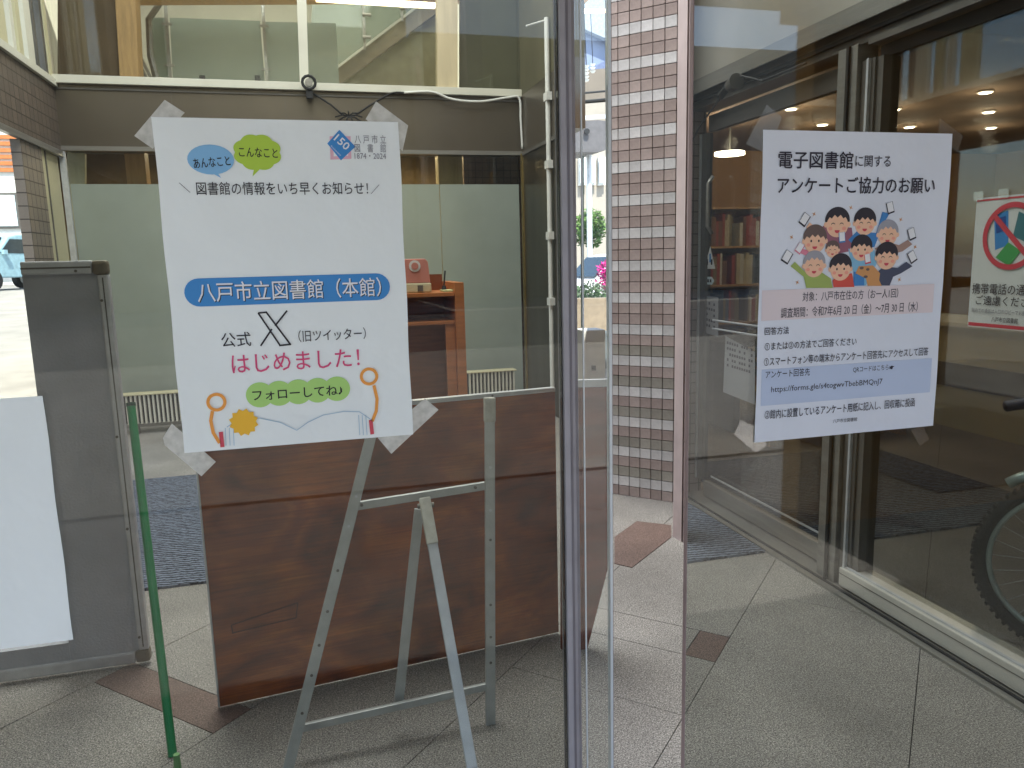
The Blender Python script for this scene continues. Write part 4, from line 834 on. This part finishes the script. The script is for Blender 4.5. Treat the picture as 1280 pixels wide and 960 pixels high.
def line(pts, w, m, Y, name='drawn_line'):
    P = [Vector(g2(*p)) for p in pts]; mb = MB(); L, R_ = [], []
    for i, p in enumerate(P):
        d = (P[min(i+1, len(P)-1)]-P[max(i-1, 0)]).normalized(); n = Vector((-d.y, d.x))*w/2; L.append(p+n); R_.append(p-n)
    for i in range(len(P)-1): mb.add([(q.x, Y, q.y) for q in (L[i], L[i+1], R_[i+1], R_[i])], [(0, 1, 2, 3)])
    return mb.build(name, m, pl)
lb = C_('ink_pale_blue', 176, 200, 216)
for a in ([(284, 533), (298, 524), (325, 522), (350, 527), (371, 537), (385, 527), (404, 518), (430, 513.5), (449, 514), (464, 524)],):
    line(a, .0012, lb, Y2_)
for x in (283, 288, 293): line([(x-1, 534), (x, 556)], .0010, lb, Y2_)
for x in (449.5, 454, 458.5): line([(x-1.5, 518), (x, 543)], .0010, lb, Y2_)
rd = C_('ink_red', 206, 74, 88)
line([(276.5, 539), (278.5, 558)], .005, rd, Y2_); line([(463, 524), (465, 542)], .005, rd, Y2_)
for cx, cy in ((271, 502), (461, 470)):
    c = g2(cx, cy); o_, i_ = ell(c[0], c[1], .0122, .0122, 32), ell(c[0], c[1], .0082, .0082, 32)
    MB().add([(x, Y2_, z) for x, z in o_+i_], [(i, (i+1) % 32, (i+1) % 32+32, i+32) for i in range(32)]).build('orange_ring', io, pl)
line([(266, 513), (264, 525), (267, 540), (275, 553)], .0042, io, Y2_, 'orange_stem'); line([(467, 481), (471, 498), (470, 513), (465, 526)], .0042, io, Y2_, 'orange_stem')

# portrait survey poster
pr = thing('poster', 'portrait survey poster in Japanese with cartoon people holding up phones', 'poster', (.83, PY, 1.2), 'posters taped on the glass')
sheet('paper_sheet', .661, 1.0, 1.207, 1.679, PY, paperb, pr)
mi = C_('ink_navy_black', 44, 42, 56)
def TR(body, xl, yl, xr, h, bold=.0, m=None): 
    a = g2(xl, yl); b = g2(xr, yl); return text(body, a[0], b[0], a[1]-h/2, a[1]+h/2, m or mi, pr, Y2_, 0, bold)
TR('電子図書館', 971, 200, 1064, .0250, .022); TR('に関する', 1067, 202, 1111, .0168, .006); TR('アンケートご協力のお願い', 970, 232, 1166, .0245, .022)
a, b = g2(950, 363), g2(1173, 357); z1 = a[1]; z0 = g2(949, 401)[1]
flat('pink_band', [(a[0]+.001, z1), (b[0]-.012, z1), (b[0]-.012, z0), (a[0]+.001, z0)], C_('ink_pale_pink', 224, 212, 214), pr, Y1)
TR('対象：八戸市在住の方（お一人1回）', 1001, 371, 1120, .0150, .006); TR('調査期間：令和7年6月 20 日（金）～7月 30 日（水）', 974, 391, 1144, .0160, .006)
TR('回答方法', 954, 414, 984, .0115, .014); TR('①または②の方法でご回答ください', 954, 433, 1068, .0125, .01); TR('①スマートフォン等の端末からアンケート回答先にアクセスして回答', 953, 452, 1157, .0135, .01)
a = g2(949, 462); b = g2(1165, 449); z0 = g2(949, 507)[1]
flat('blue_band', [(a[0]+.002, a[1]), (b[0]-.004, a[1]), (b[0]-.004, z0), (a[0]+.002, z0)], C_('ink_pale_blue_band', 190, 204, 228), pr, Y1)
TR('アンケート回答先', 955, 468, 1010, .0120, .01); TR('QRコードはこちら☛', 1064, 462, 1115, .0095, .006); TR('https://forms.gle/s4togwvTbebBMQnJ7', 962, 487.5, 1100, .0115, .004)
TR('②館内に設置しているアンケート用紙に記入し、回収箱に投函', 954, 518, 1140, .0145, .01); TR('八戸市立図書館', 1039, 526, 1069, .0065)
# cartoon group on the poster
skin, sk2 = C_('print_skin', 238, 192, 160), C_('print_cheek', 236, 160, 140)
def pp(x, y): return g2(940+.2187*x, 160+.2187*y)
US = .000283
def blobp(name, pts, m, Y): flat(name, [pp(*p) for p in pts], m, pr, Y)
yl = Y1
def person_print(cx, cy, r, hair, kind, n, closed=True):
    Yh = Y1-.0002-.00006*n; c = pp(cx, cy); R = r*US
    flat('printed_hair', [(c[0]+R*1.06*math.cos(t), c[1]+R*.2+R*.98*math.sin(t)) for t in [i*math.pi/16 for i in range(32)]], hair, pr, Yh)
    for s in (-1, 1): flat('printed_ear', ell(c[0]+s*R*.98, c[1]-R*.1, R*.17, R*.2, 12), skin, pr, Yh-.00001)
    flat('printed_face', ell(c[0], c[1]-R*.16, R*.93, R*.86, 28), skin, pr, Yh-.00002)
    hl = .42 if kind else .62
    fr_ = [(c[0]-R*.99+R*1.98*j/8, c[1]+R*(hl+(.0 if j % 2 else -.22)-.25*abs(j/4-1)**2)) for j in range(9)]
    flat('printed_fringe', fr_+[(c[0]+R*1.02*math.cos(t), c[1]+R*.2+R*.94*math.sin(t)) for t in [math.pi*(.06+.88*j/12) for j in range(13)]], hair, pr, Yh-.000025)
    for s in (-1, 1):
        flat('printed_cheek', ell(c[0]+s*R*.58, c[1]-R*.38, R*.18, R*.14, 12), sk2, pr, Yh-.00003)
        if closed:
            e = [(c[0]+s*R*.36+R*.17*math.cos(t), c[1]-R*.1+R*.14*math.sin(t)) for t in [math.pi*i/6 for i in range(7)]]; e2 = [(x, z-R*.06) for x, z in e][::-1]; flat('printed_eye', e+e2, mi, pr, Yh-.00004)
        else: flat('printed_eye', ell(c[0]+s*R*.34, c[1]-R*.08, R*.08, R*.1, 10), mi, pr, Yh-.00004)
    flat('printed_mouth', [(c[0]+R*.22*math.cos(t), c[1]-R*.5+R*.22*math.sin(t)) for t in [math.pi+i*math.pi/8 for i in range(9)]], rd, pr, Yh-.00004)
hk, hg, hb_ = C_('print_black_hair', 48, 44, 52), C_('print_grey_hair', 158, 158, 166), C_('print_brown_hair', 104, 88, 84)
mar, roy, tan, grn, red_, navy, lbl, orr, pkc = C_('print_maroon', 150, 96, 112), C_('print_royal', 66, 130, 190), C_('print_tan', 164, 136, 124), C_('print_lime', 158, 176, 96), C_('print_red', 210, 84, 72), C_('print_navy', 72, 78, 98), C_('print_sky', 130, 184, 214), C_('print_orange', 206, 150, 96), C_('print_rose', 214, 130, 150)
blobp('printed_shirt', [(395, 560), (560, 570), (575, 700), (470, 720), (400, 650)], mar, yl-.00002)
blobp('printed_shirt', [(540, 640), (590, 590), (700, 600), (735, 480), (775, 490), (735, 560), (690, 680), (600, 700)], roy, yl-.00004)
blobp('printed_shirt', [(690, 690), (760, 650), (830, 670), (880, 640), (905, 665), (850, 705), (760, 730)], tan, yl-.00006)
blobp('printed_arm', [(320, 540), (370, 580), (350, 620), (300, 570)], skin, yl-.00005)
blobp('printed_shirt', [(540, 690), (560, 790), (600, 900), (640, 900), (700, 780), (690, 700)], lbl, yl-.00008)
blobp('printed_shirt', [(270, 690), (320, 700), (300, 730), (265, 715)], pkc, yl-.0001)
blobp('printed_shirt', [(570, 820), (630, 830), (632, 900), (570, 902)], roy, yl-.00012)
person_print(478, 545, 74, hk, 0, 0); person_print(635, 540, 68, hk, 1, 1); person_print(765, 605, 66, hg, 0, 2); person_print(350, 640, 70, hb_, 1, 3, False); person_print(450, 695, 42, hb_, 0, 4)
person_print(615, 690, 66, hk, 1, 5, False)
blobp('printed_shirt', [(300, 914), (285, 850), (210, 790), (235, 765), (300, 830), (380, 820), (440, 860), (450, 914)], grn, Y1-.00058)
blobp('printed_shirt', [(455, 910), (450, 870), (480, 840), (560, 830), (574, 908)], red_, Y1-.00059)
blobp('printed_suit', [(712, 900), (700, 830), (740, 790), (820, 800), (870, 765), (905, 790), (840, 830), (795, 850), (775, 900)], navy, Y1-.00060)
blobp('printed_dog', [(650, 902), (640, 860), (580, 830), (600, 790), (680, 785), (720, 830), (715, 870), (730, 902)], orr, Y1-.00061)
for x, y, rx in ((615, 800, 14), (650, 808, 12), (638, 850, 14)): c = pp(x, y); flat('printed_dog_face', ell(c[0], c[1], rx*US, 8*US, 12), hb_, pr, Y1-.00063)
person_print(345, 782, 66, hg, 0, 7); person_print(495, 800, 68, hk, 1, 7.5, False); person_print(758, 735, 70, hk, 1, 8)
for i, (x, y, w, h, a, m) in enumerate(((290, 525, 46, 66, .6, mi), (778, 458, 44, 62, -.3, mi), (900, 607, 46, 64, -.35, mi), (262, 688, 40, 56, .6, pkc), (503, 626, 40, 56, -.1, roy), (190, 738, 48, 66, .55, mi), (903, 738, 48, 64, -.55, mi), (648, 748, 38, 54, -.2, rd))):
    c = pp(x, y); Yp = Y1-.00078-.00002*i
    for s, mm, o in ((1, m, 0), (.84, iw, .00004)):
        flat('printed_phone', [(c[0]+(u*math.cos(-a)-v*math.sin(-a))*US, c[1]+(u*math.sin(-a)+v*math.cos(-a)+(4 if o else 0))*US) for u, v in ((-w/2*s, -h/2*s), (w/2*s, -h/2*s), (w/2*s, h/2*s), (-w/2*s, h/2*s))], mm, pr, Yp-o)
for x, y in ((345, 493), (555, 456), (840, 524), (217, 625), (250, 882), (832, 866), (922, 680)):
    c = pp(x, y); flat('printed_sparkle', [(c[0]+math.cos(i*math.pi/4+.3)*(14 if i % 2 else 4)*US, c[1]+math.sin(i*math.pi/4+.3)*(14 if i % 2 else 4)*US) for i in range(8)], orr, pr, Y1)

# blank side of a sheet at the left edge
ps = thing('poster', 'plain white back of a poster sheet at the left edge of the window', 'poster', (-.42, PY, 1.03))
a, b = g2(44, 495), g2(78, 800); sheet('paper_sheet', a[0]-.3, a[0]+.009, b[1], a[1], PY, paper, ps)
def tp(pts, m, lab, Y=PY-.0022, th=.0002):
    o = MB().prism([(p[0], Y, p[1]) for p in [g2(*q) for q in pts]], (0, th, 0)).build('tape_strip', m); tag(o, lab, 'tape', 'tape holding the posters'); return o
tp([(206, 125), (231, 141), (191, 186), (168, 170)], tape, 'frosted tape across the top left corner of the blue and white poster', .0-.0012)
tp([(470, 127), (510, 157), (503, 189), (457, 149)], tape, 'frosted tape across the top right corner of the blue and white poster', -.0012)
tp([(215, 529), (270, 577), (252, 595), (206, 556), (204, 547)], tape, 'curling frosted tape at the bottom left corner of the blue and white poster', -.0012)
tp([(531, 498), (548, 512), (489, 567), (472, 547)], tape, 'frosted tape across the bottom right corner of the blue and white poster', -.0012)
tp([(958, 131), (977, 147), (957, 192), (932, 180)], tapec, 'clear tape at the top left corner of the portrait survey poster', -.0012)
tp([(1174, 148), (1203, 170), (1196, 190), (1172, 168)], tapec, 'clear tape at the top right corner of the portrait survey poster', -.0012)
tp([(925, 525), (946, 534), (958, 556), (945, 566), (917, 543)], tapec, 'clear tape at the bottom left corner of the portrait survey poster', -.0012)
tp([(1138, 538), (1153, 532), (1161, 549), (1149, 557)], tapec, 'small clear tape below the bottom right corner of the portrait survey poster', -.0012)
# corner folds: clear slivers of tape catching light
# notice on the inner door (plane X = XR+.07)
NX = XR+.066
nt_ = thing('no_phones_notice', 'white notice with a red prohibition ring over blue and green phones', 'notice', (NX, 1.0, 1.22))
def nq(px, py): p = W(px, py, 'X', NX); return p.y, p.z
ya, za = nq(1221, 248); _, zb2 = nq(1211, 408); yw = .302; 
def nflat(name, pts, m, k): return MB().prism([(NX-.0006*k, y, z) for y, z in pts], (.0002, 0, 0)).build(name, m, nt_)
nflat('paper_sheet', [(ya, za), (ya-yw, za), (ya-yw, zb2), (ya, zb2)], C_('notice_paper', 216, 220, 218), 0)
for z0, z1 in ((za-.012, za-.006), (zb2+.004, zb2+.016)): nflat('red_border', [(ya-.003, z0), (ya-yw+.003, z0), (ya-yw+.003, z1), (ya-.003, z1)], rd, 1)
yc, zc = ya-yw/2, za-.135
nflat('blue_phone', [(yc+.075, zc+.075), (yc+.02, zc+.085), (yc+.01, zc-.03), (yc+.06, zc-.045)], ib, 1)
nflat('blue_phone_screen', [(yc+.068, zc+.06), (yc+.028, zc+.068), (yc+.022, zc+.02), (yc+.06, zc+.01)], C_('deep_blue', 30, 80, 150), 2)
nflat('grey_phone', [(yc-.02, zc+.08), (yc-.06, zc+.06), (yc-.05, zc-.02), (yc-.005, zc-.0)], C_('teal_phone', 60, 120, 130), 1)
nflat('green_phone', [(yc+.055, zc-.07), (yc+.01, zc-.02), (yc-.04, zc-.05), (yc+.0, zc-.1)], C_('phone_green', 70, 160, 90), 3)
o_, i_ = ell(yc, zc, .112, .112, 48), ell(yc, zc, .094, .094, 48)
MB().add([(NX-.003, y, z) for y, z in o_+i_], [(i, (i+1) % 48, (i+1) % 48+48, i+48) for i in range(48)]).build('red_ring', rd, nt_)
nflat('red_slash', [(yc+.078, zc+.065), (yc+.065, zc+.078), (yc-.078, zc-.065), (yc-.065, zc-.078)], rd, 5.5)
def ntext(body, y0, y1, z0, z1, m=mi): text(body, y0, y1, z0, z1, m, nt_, 0, 0, .012, plane=lambda u, w: Vector((NX-.003, 2*yc-u, w)))
ntext('携帯電話の通話は', 2*yc-(ya-.012), 2*yc-(ya-yw+.012), zb2+.118, zb2+.155); ntext('ご遠慮ください', 2*yc-(ya-.03), 2*yc-(ya-yw+.03), zb2+.080, zb2+.113); ntext('館内での通話は入口のロビーでお願いします', 2*yc-(ya-.015), 2*yc-(ya-yw+.02), zb2+.052, zb2+.068, igy); ntext('八戸市立図書館', 2*yc-(ya-.1), 2*yc-(ya-yw+.1), zb2+.024, zb2+.042)
for y0 in (ya+.01, ya-.09): tag(MB().box((NX-.0045, y0-.04, za-.008), (NX-.004, y0, za+.022)).build('tape_strip', tapec), 'clear tape over the top edge of the no phones notice, '+('at its left corner' if y0 > ya else 'beside its left corner'), 'tape', 'tape holding the posters')
# stickers on the far sliding door
SX = XR+.098
def sx(px, py): p = W(px, py, 'X', SX); return (p.y, p.z)
wsx = thing('warning_sticker', 'white warning triangle sticker on the far sliding door', 'sticker', (SX, *sx(887, 325)))
def sflat(name, pts, m, k, par): return MB().prism([(SX-.001*k, y, z) for y, z in [sx(*p) for p in pts]], (.0004, 0, 0)).build(name, m, par)
sflat('triangle', [(888, 308), (894, 336), (880, 336)], iw, 1, wsx); sflat('bar_mark', [(887, 317), (889, 317), (889, 328), (887, 328)], ib, 2, wsx)
for x in (883.5, 889): sflat('figure_mark', [(x, 324), (x+2, 324), (x+2, 331), (x, 331)], mi, 3, wsx)
asx = thing('arrow_sticker', 'pale blue arrow sticker below the warning triangle', 'sticker', (SX, *sx(887, 350)))
sflat('arrow', [(880, 346), (890, 346), (893, 351), (890, 356), (880, 355)], C_('pale_sticker', 196, 214, 222), 1, asx)
for x in (881.5, 884.5, 887.5): sflat('print_mark', [(x, 349), (x+2, 349), (x+2, 353), (x, 353)], mi, 2, asx)
for nm, q, lab in (('opening_hours_notice', [(878, 369), (898, 372), (898, 421), (878, 415)], 'small grey printed notice on the far door beside the pink post'), ('pale_notice', [(907, 420), (944, 440), (944, 506), (904, 490)], 'pale printed notice low on the far door, left of the portrait poster')):
    t = thing(nm, lab, 'notice', (SX, *sx(*q[0]))); sflat('paper_sheet', q, C_('dull_paper', 150, 152, 156), 1, t)
    x0, y0 = q[0]; w = q[1][0]-x0
    for i in range(5):
        for j in range(int(w/3)-1):
            if random.random() < .8: xx = x0+2+j*3; yy = y0+6+i*7+(xx-x0)*.3; sflat('print_mark', [(xx, yy), (xx+2, yy+.3), (xx+2, yy+3.6), (xx, yy+3.2)], mi, 2, t)
